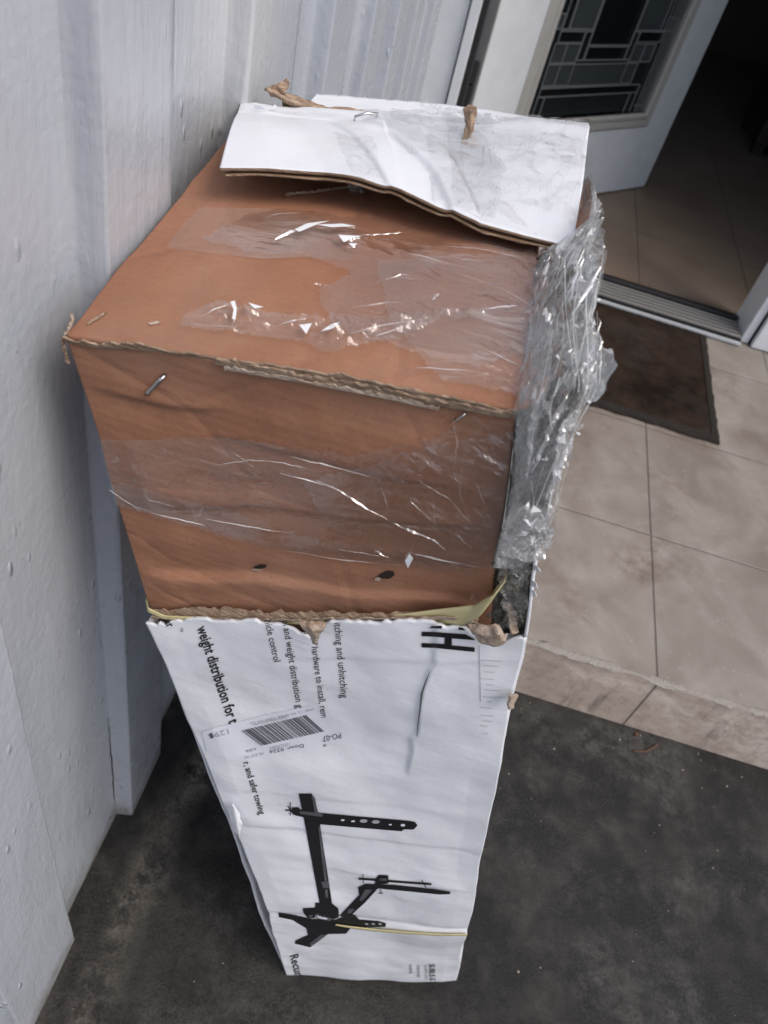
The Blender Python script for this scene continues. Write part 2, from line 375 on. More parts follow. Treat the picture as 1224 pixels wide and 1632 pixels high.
boxes('wall_core', [((-.46, -1.8, 0), (-.352, 2.956, 3.6))], MW, root)
# crack in the paint beside the board foot
ck = [(170, 1150), (173, 1168), (176, 1192), (178, 1210), (179, 1228), (182, 1250), (185, 1272), (187, 1290)]
V, F = [], []
pts = []
for k, (u, v) in enumerate(ck):
    q = px(u, v, 0, -.3325); q[1] = .5895+.0015*math.sin(k*2.1); q[0] = siding_x(np.array([q[1]]), np.array([q[2]]))[0]+.0008; pts.append(q)
pts = arcint(pts, np.linspace(0, 1, 50)); pts[:, 1] += noise2(pts[:, 2]*90, pts[:, 2]*0, 1, 2)*.004
V, F = tube_geo(pts, [.0012*max(.2, math.sin(math.pi*k/49)) for k in range(50)], 5)
link('paint_crack', mesh('paint_crack', V, F), MRUB, root)

# ------------------------------------------------------------------ back wall, door frame, inside
YW = 2.95; ZTOP = 3.6; DH = 2.98
root = thing('house_wall', 'pale painted house wall with the open doorway at the back of the porch', 'wall', (0, YW, ZT))
boxes('wall_panel', [((-.36, YW, ZT-.02), (-.232, YW+.16, ZTOP)), ((1.98, YW, ZT-.02), (4.2, YW+.16, ZTOP)), ((-.23, YW+.001, DH+.1), (1.978, YW+.159, ZTOP))], MPAINT, root)
root = thing('door_frame', 'white painted door frame round the open doorway', 'door frame', (.45, YW, ZT))
boxes('jamb', [((-.225, YW-.018, ZT+.001), (-.192, YW+.03, DH+.05))], MPAINT, root, .003)
boxes('jamb', [((1.118, YW-.025, ZT+.002), (1.150, YW+.17, DH+.05))], MPAINT, root, .003)
boxes('casing', [((1.158, YW-.05, ZT+.002), (1.245, YW-.002, DH+.1))], MPAINT, root, .006)
boxes('casing', [((1.25, YW-.035, ZT+.002), (1.31, YW-.002, DH+.1))], MPAINT, root, .006)
boxes('sidelight_sill', [((1.255, YW-.075, ZT+.001), (1.9, YW-.037, ZT+.05))], MPAINT, root, .006)
boxes('weather_strip', [((-.190, YW+.0, ZT+.003), (-.172, YW+.06, DH+.04)), ((1.151, YW-.03, ZT+.003), (1.157, YW-.004, DH))], MRUB, root)
boxes('head_jamb', [((-.19, YW-.02, DH+.051), (1.117, YW+.17, DH+.09))], MPAINT, root, .003)
sg = NB('clear_window_glass'); tr_ = sg.n('ShaderNodeBsdfTransparent'); tr_.inputs[0].default_value = (.85, .88, .88, 1); gl_ = sg.n('ShaderNodeBsdfGlossy'); gl_.inputs['Roughness'].default_value = .03
mx_ = sg.n('ShaderNodeMixShader'); mx_.inputs[0].default_value = .08; sg.l(tr_.outputs[0], mx_.inputs[1]); sg.l(gl_.outputs[0], mx_.inputs[2]); sg.l(mx_.outputs[0], sg.out.inputs[0])
boxes('added_sidelight_glass', [((1.30, YW+.03, ZT+.055), (1.97, YW+.036, DH+.09))], sg.m, root)  # mostly out of view, opened up to let daylight onto door and hall
boxes('casing', [((1.90, YW-.045, ZT+.002), (1.975, YW-.002, DH+.1))], MPAINT, root, .006)
root = thing('door_threshold', 'ribbed grey aluminium threshold strip across the open doorway', 'threshold', (.45, YW, ZT))
boxes('front_lip', [((-.19, 2.877, ZT+.001), (1.113, 2.897, ZT+.016))], plain('pale_sill', (.36, .38, .40), .45), root, .006)
ribs = [((-.19, 2.906, ZT+.001), (1.113, 3.045, ZT+.018))]
boxes('tread_plate', ribs, MRUB, root)
boxes('tread_ribs', [((-.188, 2.912+k*.0265, ZT+.0185), (1.112, 2.924+k*.0265, ZT+.028)) for k in range(5)], MALU, root, .002)
boxes('rubber_seal', [((-.19, 3.047, ZT+.001), (1.113, 3.075, ZT+.036))], MRUB, root, .008)
boxes('rear_seal', [((-.19, 3.080, ZT+.001), (1.113, 3.100, ZT+.026))], MRUB, root, .004)
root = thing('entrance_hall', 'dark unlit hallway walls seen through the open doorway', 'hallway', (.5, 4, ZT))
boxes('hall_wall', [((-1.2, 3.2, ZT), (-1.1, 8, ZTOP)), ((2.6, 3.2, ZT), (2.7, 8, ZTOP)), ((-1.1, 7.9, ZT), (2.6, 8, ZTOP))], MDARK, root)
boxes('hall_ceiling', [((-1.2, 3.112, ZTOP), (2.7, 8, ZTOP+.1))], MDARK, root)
root = thing('hall_cabinet', 'dark wooden cabinet standing in the shadows of the hallway', 'cabinet', (1.9, 5.6, ZT))
mwd = plain('dark_wood', (.045, .028, .018), .45)
boxes('cabinet_body', [((1.45, 5.3, ZT+.08), (2.55, 5.9, ZT+1.1))], mwd, root, .01)
boxes('cabinet_top', [((1.42, 5.26, ZT+1.101), (2.58, 5.92, ZT+1.14))], mwd, root, .008)
for k in range(3): boxes('cabinet_door', [((1.47+k*.36, 5.282, ZT+.12), (1.81+k*.36, 5.298, ZT+1.06))], mwd, root, .006)
for fx, fy in ((1.47, 5.35), (2.47, 5.35), (1.47, 5.8), (2.47, 5.8)): boxes('cabinet_foot', [((fx, fy, ZT+.001), (fx+.06, fy+.06, ZT+.08))], mwd, root)

# ------------------------------------------------------------------ door leaf (local u along leaf, w outward, v up)
hg = np.array([-.2, 3.1]); cf = np.array([.758, 4.242]); du = (cf-hg)/np.linalg.norm(cf-hg); dn = np.array([du[1], -du[0]])
def D(u, wd, v): q = hg+du*u+dn*wd; return (q[0], q[1], ZT+v)
DW0, DW1, DT = .085, 1.491, .062; DV = 2.76; gu0, gu1, gv0, gv1 = .40, 1.215, .385, 2.45
root = thing('front_door', 'white front door standing ajar with a dark leaded glass panel', 'door', D(DW0, -DT/2, 0))
b0 = .012
boxes('door_panel', [((DW0, -DT, b0), (gu0, 0, DV)), ((gu1, -DT, b0), (DW1, 0, DV)), ((gu0, -DT+.001, b0+.001), (gu1, -.001, gv0)), ((gu0, -DT+.001, gv1), (gu1, -.001, DV-.001))], MPAINT, root, 0, D)
boxes('door_edge', [((DW0-.004, -DT+.002, b0+.002), (DW0-.0005, -.002, DV-.002))], MTRIM, root, 0, D)
def frame(name, u0, u1, v0, v1, prof, mat, parent):
    """mitred picture-frame moulding; prof = list of (inset outward distance, height)"""
    V, F = [], []; c = [(u0, v0, -1, -1), (u1, v0, 1, -1), (u1, v1, 1, 1), (u0, v1, -1, 1)]
    for (u, v, sx, sy) in c:
        for (d, h) in prof: V.append(D(u+sx*d, h, v+sy*d))
    k = len(prof)
    for i in range(4):
        j = (i+1) % 4
        for q in range(k-1): F.append((i*k+q, i*k+q+1, j*k+q+1, j*k+q))
    me = mesh(name, V, F); bm = bmesh.new(); bm.from_mesh(me); bmesh.ops.recalc_face_normals(bm, faces=bm.faces); bm.to_mesh(me); bm.free()
    return link(name, me, mat, parent)
frame('glass_moulding', gu0, gu1, gv0, gv1, [(0, -.03), (0, .010), (.008, .018), (.020, .016), (.026, .008), (.040, .011), (.055, .012), (.066, .002), (.066, -.002)], MTRIM, root)
gb = NB('dark_textured_glass')
gb.pbr(gb.mix(gb.noise(5, 3), (.010, .013, .015), (.022, .027, .029)), .12, 0, gb.bump(gb.noise(60, 3), .002, .5), .5); MGL = gb.m
gb = NB('frosted_glass_tile'); gb.pbr(gb.mix(gb.noise(9, 3), (.030, .040, .044), (.05, .062, .066)), .22, 0, gb.bump(gb.noise(160, 3), .003, .8), .5); MGF = gb.m
gb = NB('black_glass_tile'); gb.pbr(gb.mix(gb.noise(9, 3), (.004, .005, .006), (.008, .010, .011)), .18, 0, gb.bump(gb.noise(120, 3), .002, .5), .5); MGB = gb.m
MCAME = plain('lead_came', (.34, .36, .37), .35, .6)
boxes('glass_pane', [((gu0, -.034, gv0), (gu1, -.022, gv1))], MGL, root, 0, D)
fro = [(.528, .61, .51, .59), (.61, .96, .507, .59), (.96, 1.035, .51, .59), (.455, .528, .51, .59), (.455, .528, .595, .664), (.528, .61, .595, .664), (.96, 1.04, .595, .664), (1.04, 1.11, .595, .664),
       (.505, .648, .715, .98), (.93, 1.10, .715, .98), (.43, .46, .715, .765), (1.125, 1.20, .715, .765)]
blk = [(.455, 1.11, .47, .503), (.462, .61, .668, .708), (.612, .652, .605, .708), (.658, .92, .605, .655), (.922, .96, .605, .71), (.962, 1.13, .672, .712), (.462, .50, .715, .98), (1.10, 1.122, .715, .98), (.654, .925, .66, 1.15)]
def mir(l, c=1.42): return l+[(a, b, 2*c-d, 2*c-e) for a, b, e, d in l]
fro = mir(fro); blk = mir(blk)
boxes('frosted_tile', [((a+.002, -.0215, c+.002), (b-.002, -.017, d-.002)) for a, b, c, d in fro], MGF, root, 0, D)
boxes('black_tile', [((a+.002, -.0215, c+.002), (b-.002, -.018, d-.002)) for a, b, c, d in blk], MGB, root, 0, D)
lines = []
def vl(u, v0, v1): lines.append(((u-.0025, -.0165, v0), (u+.0025, -.011, v1)))
def hl(v, u0, u1): lines.append(((u0, -.0168, v-.0025), (u1, -.0125, v+.0025)))
for a, b, c, d in fro+blk: vl(a, c, d); vl(b, c, d); hl(c, a, b); hl(d, a, b)
for u in (.452, .493, 1.062, 1.108): vl(u, gv0, .47)
for u in (1.145, 1.165, 1.185, .425): vl(u, gv0, gv1)
hl(.415, 1.13, 1.19)
seen = set(); ll = []
for q in lines:
    key = tuple(round(x, 3) for x in q[0]+q[1])
    if key not in seen: seen.add(key); ll.append(q)
ll = [((a[0], a[1]+i*2.1e-5, a[2]), (b[0], b[1]+i*2.1e-5, b[2])) for i, (a, b) in enumerate(ll)]
boxes('leaded_strips', ll, MCAME, root, 0, D)
# hinge knuckle by the door edge
hz = None
V, F = [], []
for k in range(3):
    z0 = .38+k*.075
    V, F = tube_geo([D(DW0-.02, -.028, z0), D(DW0-.02, -.028, z0+.035), D(DW0-.02, -.028, z0+.07)], .017, 12, V, F)
link('hinge', mesh('hinge', V, F), MRUB, root)

# ------------------------------------------------------------------ doormat
def mat_mat():
    b = NB('worn_doormat'); a = b.noise(7, 7, .65); f = b.noise(300, 3, .7)
    c = b.ramp(a, [(.36, (.016, .011, .009)), (.5, (.040, .026, .019)), (.64, (.066, .040, .028))])
    c = b.mix(b.math('MULTIPLY', b.ramp(b.noise(5, 6, .6), [(.5, 0), (.66, 1)]), .5), c, (.07, .066, .062))
    c = b.mix(b.math('MULTIPLY', f, .35), c, (.02, .014, .011))
    b.pbr(c, .95, 0, b.bump(f, .006, 1), .1); return b.m
MM = mat_mat(); bmm = NB('mat_border'); bmm.pbr(bmm.mix(bmm.noise(90, 4), (.024, .022, .020), (.052, .047, .042)), .95, 0, bmm.bump(bmm.noise(260, 3), .006, 1), .1)
root = thing('doormat', 'worn dark brown doormat on the tiles before the threshold', 'doormat', (.5, 2.5, ZT))
a = np.linspace(0, 1, 150)
A, B = np.meshgrid(a, a, indexing='ij')
mx0, mx1, my0, my1 = .04, .962, 2.18, 2.866
ed = np.minimum(np.minimum(A, 1-A), np.minimum(B, 1-B))
Xm = mx0+A*(mx1-mx0)+noise2(B*30, A*30, 1, 3)*.008*(ed < .01)+(B)*.012; Ym = my0+B*(my1-my0)+noise2(A*40, B*30, 1, 4)*.008*(ed < .01)
Zm = ZT+.003+.012*np.clip(ed/.012, 0, 1)+noise2(A*90, B*90, 1, 5)*.003+noise2(A*3, B*3, 1, 6)*.004
P = np.stack([Xm, Ym, Zm], -1); grid('pile', P, MM, root)
inn = (ed > .035)
Pb = P.copy(); Pb[..., 2] += .0025+noise2(A*140, B*140, 1, 15)*.002
grid('border', Pb, bmm.m, root, keep=((ed < .034)[:-1, :-1]))

# ------------------------------------------------------------------ the two boxes : survey corners
class Surf:
    """bilinear panel with stations; F0(s,t), outward normal, displacement"""
    def __init__(s, L, Rr, ts, disp=None, flipn=False):
        s.L = np.array(L); s.R = np.array(Rr); s.ts = ts; s.disp = disp; s.fl = flipn
    def f0(s, a, t):
        ext = lambda C: np.stack([np.interp(t, s.ts, C[:, i]) for i in range(3)], -1)
        # linear extrapolation outside the stations
        l, r = ext(s.L), ext(s.R)
        hi = np.clip(t-s.ts[-1], 0, None)[..., None]; lo = np.clip(s.ts[0]-t, 0, None)[..., None]
        for C, q in ((s.L, 'l'), (s.R, 'r')):
            gh = (C[-1]-C[-2])/(s.ts[-1]-s.ts[-2]); gl = (C[0]-C[1])/(s.ts[1]-s.ts[0])
            if q == 'l': l = l+hi*gh+lo*gl
            else: r = r+hi*gh+lo*gl
        return l+(r-l)*a[..., None]
    def nor(s, a, t):
        e = 1e-3; n = np.cross(s.f0(a+e, t)-s.f0(a-e, t), s.f0(a, t+e)-s.f0(a, t-e)); n = nrm(n)
        return -n if s.fl else n
    def P(s, a, t, off=0.):
        a = np.asarray(a, float); t = np.asarray(t, float)
        d = s.disp(a, t) if s.disp else 0
        return warp(s.f0(a, t)+s.nor(a, t)*(d+off)[..., None] if not np.isscalar(d+off) else s.f0(a, t)+s.nor(a, t)*(d+off))
    def inv(s, u, v):
        u = np.asarray(u, float); v = np.asarray(v, float); a = np.full(u.shape, .5); t = np.full(u.shape, .6)
        for _ in range(14):
            p = proj(s.P(a, t)); e = 2e-4; pa = (proj(s.P(a+e, t))-p)/e; ptt = (proj(s.P(a, t+e))-p)/e
            du_, dv_ = u-p[..., 0], v-p[..., 1]; det = pa[..., 0]*ptt[..., 1]-pa[..., 1]*ptt[..., 0]
            a = a+np.clip((du_*ptt[..., 1]-dv_*ptt[..., 0])/det, -.4, .4); t = t+np.clip((pa[..., 0]*dv_-pa[..., 1]*du_)/det, -.4, .4)
        return a, t
    def at(s, u, v, off=0.):
        a, t = s.inv(u, v); return s.P(a, t, off)

cF = [(px(455, 1555, 1, .411), px(725, 1563, 1, .472)), (px(430, 1457, 1, .417), px(745, 1487, 1, .455)), (px(233, 992, 1, .478), px(836, 1015, 1, .476))]
crack = [(692, 1035), (694, 1056), (683, 1074), (674, 1100), (668, 1130), (665, 1172), (656, 1177), (657, 1198), (650, 1230)]
CFs = Surf([q[0] for q in cF], [q[1] for q in cF], [0, .2, 1.])
crk_st = None
def cf_disp(a, t):
    w_ = np.clip(np.minimum(a, 1-a)*12, 0, 1)
    d = w_*(noise2(a*2.2, t*4, 1, 31)*.010+noise2(a*5, t*9, 1, 32)*.004+noise2(a*3, t*26, 1, 33)*.0022)
    d = d-.006*np.exp(-((t-.2-.01*a)/.012)**2)*(.4+.6*a)
    for (a0, t0, a1, t1, h) in ((0, .515, .8, .50, .0022), (.05, .40, 1, .37, .002), (0, .93, 1, .955, .0015), (.1, .62, .6, .60, .0012)):
        tt = t0+(t1-t0)*a; d = d+.45*h*np.tanh((t-tt)/.004)*np.exp(-((t-tt)/.05)**2)*w_*np.clip(.5+noise2(a*3+t0*9, a*0, 1, 77)*2, 0, 1)
    if crk_st is not None:
        dd = segdist(a*.35, t, crk_st); cx = np.interp(-t, [-q[1] for q in crk_st], [q[0] for q in crk_st])
        inside = 1/(1+np.exp((crk_st[-1][1]-t)/.006))
        d = d+.0016*np.tanh((a*.35-cx)/.0022)*np.exp(-((a*.35-cx)/.022)**2)*inside+.0008*np.exp(-(dd/.003)**2)
    return d
CFs.disp = cf_disp
cs = np.array(crack, float); ca, ct = CFs.inv(cs[:, 0], cs[:, 1]); crk_st = [(x*.35, y) for x, y in zip(ca, ct)]

bTL, bTR = px(103, 537, 1, .500), px(829, 655, 1, .497)
bLL, bLR = px(240, 975, 1, .494), px(781, 985, 1, .490)
bBL, bBR = bTL+1.35*(bLL-bTL), bTR+1.35*(bLR-bTR)
BL = px(402, 172, 1, .965); DEP = BL-bTL
BR = bTR+DEP*.97
# aim the right top edge through (859,398)
for _ in range(60):
    q0, q1 = proj(bTR), proj(BR); tt = (398-q0[1])/(q1[1]-q0[1]); e = 859-(q0[0]+tt*(q1[0]-q0[0])); BR[0] += e*.0004
print('BR', proj(BR), 'BL', proj(BL), BR, bTR)
staple_st = []
def bf_disp(a, t):
    w_ = np.clip(np.minimum(a, 1-a)*10, 0, 1)*np.clip((1-t)*14, 0, 1)
    d = w_*(noise2(a*2.5, t*3, 1, 41)*.012+noise2(a*6, t*9, 1, 42)*.004+noise2(a*3, t*22, 1, 43)*.003)
    for (a0, t0, a1, t1, h) in ((.0, .885, .32, .87, .0025), (.02, .40, .35, .385, -.004), (.35, .385, 1, .30, -.003), (0, .60, 1, .62, .0015), (.3, .8, .9, .74, .0015)):
        m_ = 1/(1+np.exp(-(a-a0)/.03))/(1+np.exp((a-a1)/.03)); tt = t0+(t1-t0)*(a-a0)/(a1-a0)+noise2(a*8, a*0, 1, 3)*.012
        d = d+h*np.tanh((t-tt)/.005)*np.exp(-((t-tt)/.06)**2)*m_*w_
    return d
def bt_disp(a, t):
    w_ = np.clip(np.minimum(a, 1-a)*10, 0, 1)*np.clip(np.minimum(t, 1-t)*12, 0, 1)
    d = w_*(noise2(a*2.5, t*3, 1, 51)*.010+noise2(a*7, t*8, 1, 52)*.003)
    for (a0, t0, a1, t1, h) in ((.05, .085, 1, .10, .0022), (.35, .73, .9, .66, .003), (.055, 0, .06, 1, 0)):
        if h: tt = t0+(t1-t0)*a; d = d+h*np.tanh((t-tt)/.006)*np.exp(-((t-tt)/.07)**2)*w_
    return d
BF = Surf([bBL, bTL], [bBR, bTR], [0, 1.], bf_disp)
BT = Surf([bTL, BL], [bTR, BR], [0, 1.], bt_disp)
# level 0..1 : low = 1-1/1.35
croot = thing('cardboard_box', 'brown cardboard box wrapped in clear film standing in the torn white carton', 'cardboard box', tuple((bBL+bBR)/2+DEP/2))
def panel_pts(C00, C10, C01, C11, n, m_):
    s_, t_ = np.meshgrid(np.linspace(0, 1, n), np.linspace(0, 1, m_), indexing='ij')
    return warp((C00*(1-s_)[..., None]*(1-t_)[..., None]+C10*s_[..., None]*(1-t_)[..., None]+C01*(1-s_)[..., None]*t_[..., None]+C11*s_[..., None]*t_[..., None]))
bBLb, bBRb = bBL+DEP, bBR+(BR-bTR)
ns, ntt, ndp = 150, 130, 100
sa, ta = np.meshgrid(np.linspace(0, 1, ns), np.linspace(0, 1, ntt), indexing='ij'); Pf = BF.P(sa, ta, 0.)
sb, tb = np.meshgrid(np.linspace(0, 1, ns), np.linspace(0, 1, ndp), indexing='ij'); Pt = BT.P(sb, tb, 0.)
V = []; F = []
def add(Pg, flip=False):
    global V, F
    o = len(V); n_, m_ = Pg.shape[:2]; V += list(Pg.reshape(-1, 3)); f = grid_faces(n_, m_, None, o)
    F += [q[::-1] for q in f] if flip else f
add(Pf); add(Pt); add(panel_pts(bBLb, bTL+DEP, bBL, bTL, ntt, ndp)[:, :, :], True); add(panel_pts(bBR, bTR, bBRb, BR, ntt, ndp)); add(panel_pts(bBRb, BR, bBLb, BL, ntt, ns)); add(panel_pts(bBL, bBLb, bBR, bBRb, ndp, ns))
me = mesh('box_body', V, F); bm = bmesh.new(); bm.from_mesh(me); bmesh.ops.remove_doubles(bm, verts=bm.verts, dist=.0008); bmesh.ops.recalc_face_normals(bm, faces=bm.faces); bm.to_mesh(me); bm.free()
bb = link('box_body', me, MK, croot, True)
md = bb.modifiers.new('bevel', 'BEVEL'); md.width = .004; md.segments = 2; md.limit_method = 'ANGLE'; md.angle_limit = R(50)

def ribbon(name, pts, wdir, w0, mat, parent, rag=.5, n=260, th=.0018, seed=0, curl=0., ndir=None, m_=7):
    """ragged strip of torn card: pts polyline, grows along wdir"""
    t = np.linspace(0, 1, n); C = arcint(pts, t); wdir = np.array(wdir, float)
    W = arcint(w0, t)[:, 0] if hasattr(w0, '__len__') and hasattr(w0[0], '__len__') else np.full(n, w0)
    W = W*(1+rag*2*noise2(t*60, t*0, 1, seed)+rag*1.2*noise2(t*19, t*0, 1, seed+1))
    W = np.clip(W, .0005, None)
    j = np.linspace(0, 1, m_); nd = np.array(ndir if ndir is not None else (0, -1, 0), float)
    P = C[:, None, :]+wdir[None, None, :]*(W[:, None]*j[None, :])[..., None]
    wv = (noise2(t[:, None]*40+0*j[None, :], j[None, :]*2+0*t[:, None], 1, seed+5))*.003*j[None, :]+curl*j[None, :]**2
    P = P+nd[None, None, :]*wv[..., None]
    o = grid(name, P, mat, parent); solid(o, th, 0); return o
# layered torn rim along the top front edge
def edgeP(px0, off=0., lift=0.):
    q = np.array(px0, float); return BF.at(q[:, 0], q[:, 1], off)+np.array([0, 0, lift])
def along(u0, v0, u1, v1, k=30, amp=2.5, sd=0):
    t = np.linspace(0, 1, k); return [(u0+(u1-u0)*a, v0+(v1-v0)*a+amp*math.sin(a*9+sd)*.5+amp*float(noise2(np.array([a*12.]), np.array([0.]), 1, sd)[0])) for a in t]
topedge = [(104, 543), (150, 551), (250, 558), (350, 573), (450, 588), (560, 606), (680, 632), (760, 646), (824, 660)]
ribbon('torn_edge', BF.at(*np.array(topedge, float).T, .0015), (0, -.15, 1), [(.005,), (.006,), (.004,), (.006,), (.005,), (.006,)], MCE, croot, .45, seed=3, curl=.001)
ribbon('torn_edge', BF.at(*np.array([(345, 577), (450, 597), (560, 615), (680, 640), (815, 664)], float).T, .002), (0, -.25, 1), .0065, MCE, croot, .35, seed=13, th=.003)
ribbon('torn_edge', BF.at(*np.array([(360, 586), (450, 600), (600, 628), (700, 650)], float).T, .0035), (0, -.1, 1), .004, MCE2, croot, .5, seed=23, th=.0015)
ribbon('torn_edge', BF.at(*np.array([(826, 668), (818, 720), (812, 790), (800, 860)], float).T, .002), (1, -.1, .1), .012, MCE, croot, .4, seed=33, th=.002)
# frayed corner at the left
ribbon('frayed_corner', BT.at(*np.array([(106, 535), (112, 526), (118, 512), (116, 503)], float).T, .001), (-.2, 0, .8), .0022, MCE2, croot, .6, n=80, seed=43, curl=.003)
ribbon('frayed_corner', BF.at(*np.array([(103, 540), (106, 560), (112, 580)], float).T, .0), (-.8, -.3, .3), .0025, MCE, croot, .6, n=60, seed=53, curl=.0005)
ribbon('torn_seam', BT.at(*np.array([(455, 314), (500, 309), (540, 303), (580, 300)], float).T, .0015), (.1, -.3, .5), .006, MCE, croot, .5, n=120, seed=63)
ribbon('left_edge_crease', BT.at(*np.array([(140, 520), (165, 505)], float).T, .0015), (.1, 1, .1), .006, MCE, croot, .5, n=40, seed=73)
# staples
def staple(p0, p1, r, surf, parent, up=.004):
    q = surf.at(np.array([p0[0], p1[0]], float), np.array([p0[1], p1[1]], float), 0.); nn = surf.nor(*surf.inv(np.array([p0[0]]), np.array([p0[1]])))[0]
    t = np.linspace(0, 1, 9)
    pts = [q[0]-nn*.004, q[0]+nn*up*.6]+[q[0]+(q[1]-q[0])*a+nn*(up+.0015*math.sin(a*3.1)) for a in t[1:-1]]+[q[1]+nn*up*.6, q[1]-nn*.004]
    V, F = tube_geo(pts, r, 8); return link('staple', mesh('staple', V, F), MSTEEL, parent, True)
staple((237, 624), (262, 598), .0021, BF, croot)
staple((725, 668), (742, 656), .0011, BF, croot, .003)
# punched holes in the brown front
def blob(u, v, ru, rv, surf, mat, parent, name, off=.0012, seed=0, rot=0, n=22):
    c, s_ = math.cos(rot), math.sin(rot); pl = []
    for k in range(n):
        a = 2*math.pi*k/n; r = 1+.35*float(noise2(np.array([math.cos(a)*2+5.]), np.array([math.sin(a)*2+seed*1.]), 1, seed)[0])*2
        x, y = ru*r*math.cos(a), rv*r*math.sin(a); pl.append((u+x*c-y*s_, v+x*s_+y*c))
    return decal(name, [pl], surf, mat, parent, off)
def decal(name, polys, surf, mat, parent, off=.001, maxlen=7.):
    bm = bmesh.new()
    for pl in polys:
        tr = tessellate_polygon([[Vector((x, y, 0)) for x, y in pl]])
        vs = [bm.verts.new((x, y, 0)) for x, y in pl]
        for t in tr:
            try: bm.faces.new([vs[i] for i in t])
            except ValueError: pass
    return _finish(name, bm, surf, mat, parent, off, maxlen)
def _finish(name, bm, surf, mat, parent, off, maxlen, xf=None):
    for _ in range(6):
        es = [e for e in bm.edges if e.calc_length() > maxlen]
        if not es: break
        bmesh.ops.subdivide_edges(bm, edges=es, cuts=1); bmesh.ops.triangulate(bm, faces=[f for f in bm.faces if len(f.verts) > 3])
    bm.verts.ensure_lookup_table(); co = np.array([v.co[:] for v in bm.verts])
    a, t = surf.inv(co[:, 0], co[:, 1]); P = surf.P(a, t, off)
    # surf.inv assumes off 0: fine for sub-millimetre offsets
    for v, p in zip(bm.verts, P): v.co = p
    bm.normal_update(); me = bpy.data.meshes.new(name); bm.to_mesh(me); bm.free()
    return link(name, me, mat, parent)
MHOLE = plain('hole_shadow', (.02, .010, .006), .9)
blob(617, 915, 14, 6, BF, MHOLE, croot, 'punched_hole', seed=3, rot=-.25)
blob(416, 902, 10, 3.2, BF, MHOLE, croot, 'punched_hole', seed=8, rot=-.15)
blob(603, 921, 5, 3, BF, MCE2, croot, 'torn_fibre', .002, seed=5)
blob(410, 906, 8, 2, BF, MCE2, croot, 'torn_fibre', .002, seed=6)
blob(236, 627, 4, 3.5, BF, MHOLE, croot, 'staple_hole', .0008, seed=2); blob(263, 597, 3.5, 3, BF, MHOLE, croot, 'staple_hole', .0008, seed=4)
blob(246, 516, 9, 2.5, BT, MCE2, croot, 'scuffed_spot', .001, seed=12, rot=-.15)
# packing tape
MTAPE = mat_film('clear_packing_tape', .10, (.80, .76, .74), (6, 6, 6), refl=.5, rough=.3, bd=.0006, streak=.0)
decal('packing_tape', [[(264, 397), (290, 365), (318, 333), (372, 333), (430, 335), (520, 352), (590, 380), (560, 417), (480, 412), (420, 415), (340, 406)]], BT, MTAPE, croot, .0015)

# ------------------------------------------------------------------ white carton
wroot = thing('white_carton', 'tall torn white printed carton leaning on the siding with the brown box inside', 'carton', tuple(cF[0][0]))
ns, ntt = 190, 300
sa, ta = np.meshgrid(np.linspace(0, 1, ns), np.linspace(0, 1, ntt), indexing='ij')
rag = noise2(sa*70, sa*0, 1, 61)*.008+noise2(sa*22, sa*0, 1, 62)*.008+.004*np.sin(sa*7)
rag = rag+np.interp(sa, [0, .03, .25, .40, .47, .5, .6, .78, .86, .93, 1], [.004, .0, .004, .006, -.016, .012, .018, .020, .008, -.02, -.002])
tt = ta*(1+rag*ta**8)
fp = CFs.P(sa, tt, 0.)
front = grid('front_panel', fp, [MWC, MKD, MCE2], wroot); solid(front, .0035, -1, 1, 0)
CD = np.array([.0, .47, .03])
def wpanel(name, c00, c10, c01, c11, n, m_, ragtop=0, seed=0, th=.003, mo=0, mr=0):
    P = panel_pts(c00, c10, c01, c11, n, m_)   # i along first axis (00->10), j upward
    if ragtop:
        up = nrm((c01-c00)); r_ = noise2(np.linspace(0, 1, n)*55, np.zeros(n), 1, seed)*ragtop+noise2(np.linspace(0, 1, n)*12, np.zeros(n), 1, seed+1)*ragtop*1.5
        k = (np.linspace(0, 1, m_)**6); P = P+up[None, None]*(r_[:, None]*k[None])[..., None]
    o = grid(name, P, [MWC, MKD, MCE2], wroot); return solid(o, th, 0, mo, mr)
fbl, fbr = cF[0]; ftl, ftr = cF[2]
bbl, bbr = fbl+CD*[1, 1, 0]+[0, 0, .004], fbr+CD*[1, 1, 0]
rtf = px(899, 690, 1, .480); rtb = px(941, 345, 1, .93)
wpanel('side_panel', fbr, bbr, ftr, ftr+(rtb-rtf)*[1, 1, 1], 60, 120)
wpanel('side_panel', ftr, ftr+(rtb-rtf), rtf, rtb, 90, 90, .012, 5)
wpanel('side_panel', fbl+[0, .004, 0], bbl, ftl+[.0, .006, 0], ftl+[.0, .49, .03], 60, 120, .01, 9)
hx0 = px(385, 171, 1, .982); hx1 = px(938, 197, 1, .978)
wpanel('back_panel', bbl, bbr, hx0-[0, 0, .004], hx1-[0, 0, .004], 90, 120)
wpanel('bottom_panel', fbl+[.004, .004, .002], fbr+[-.004, .004, .002], bbl, bbr, 20, 20)

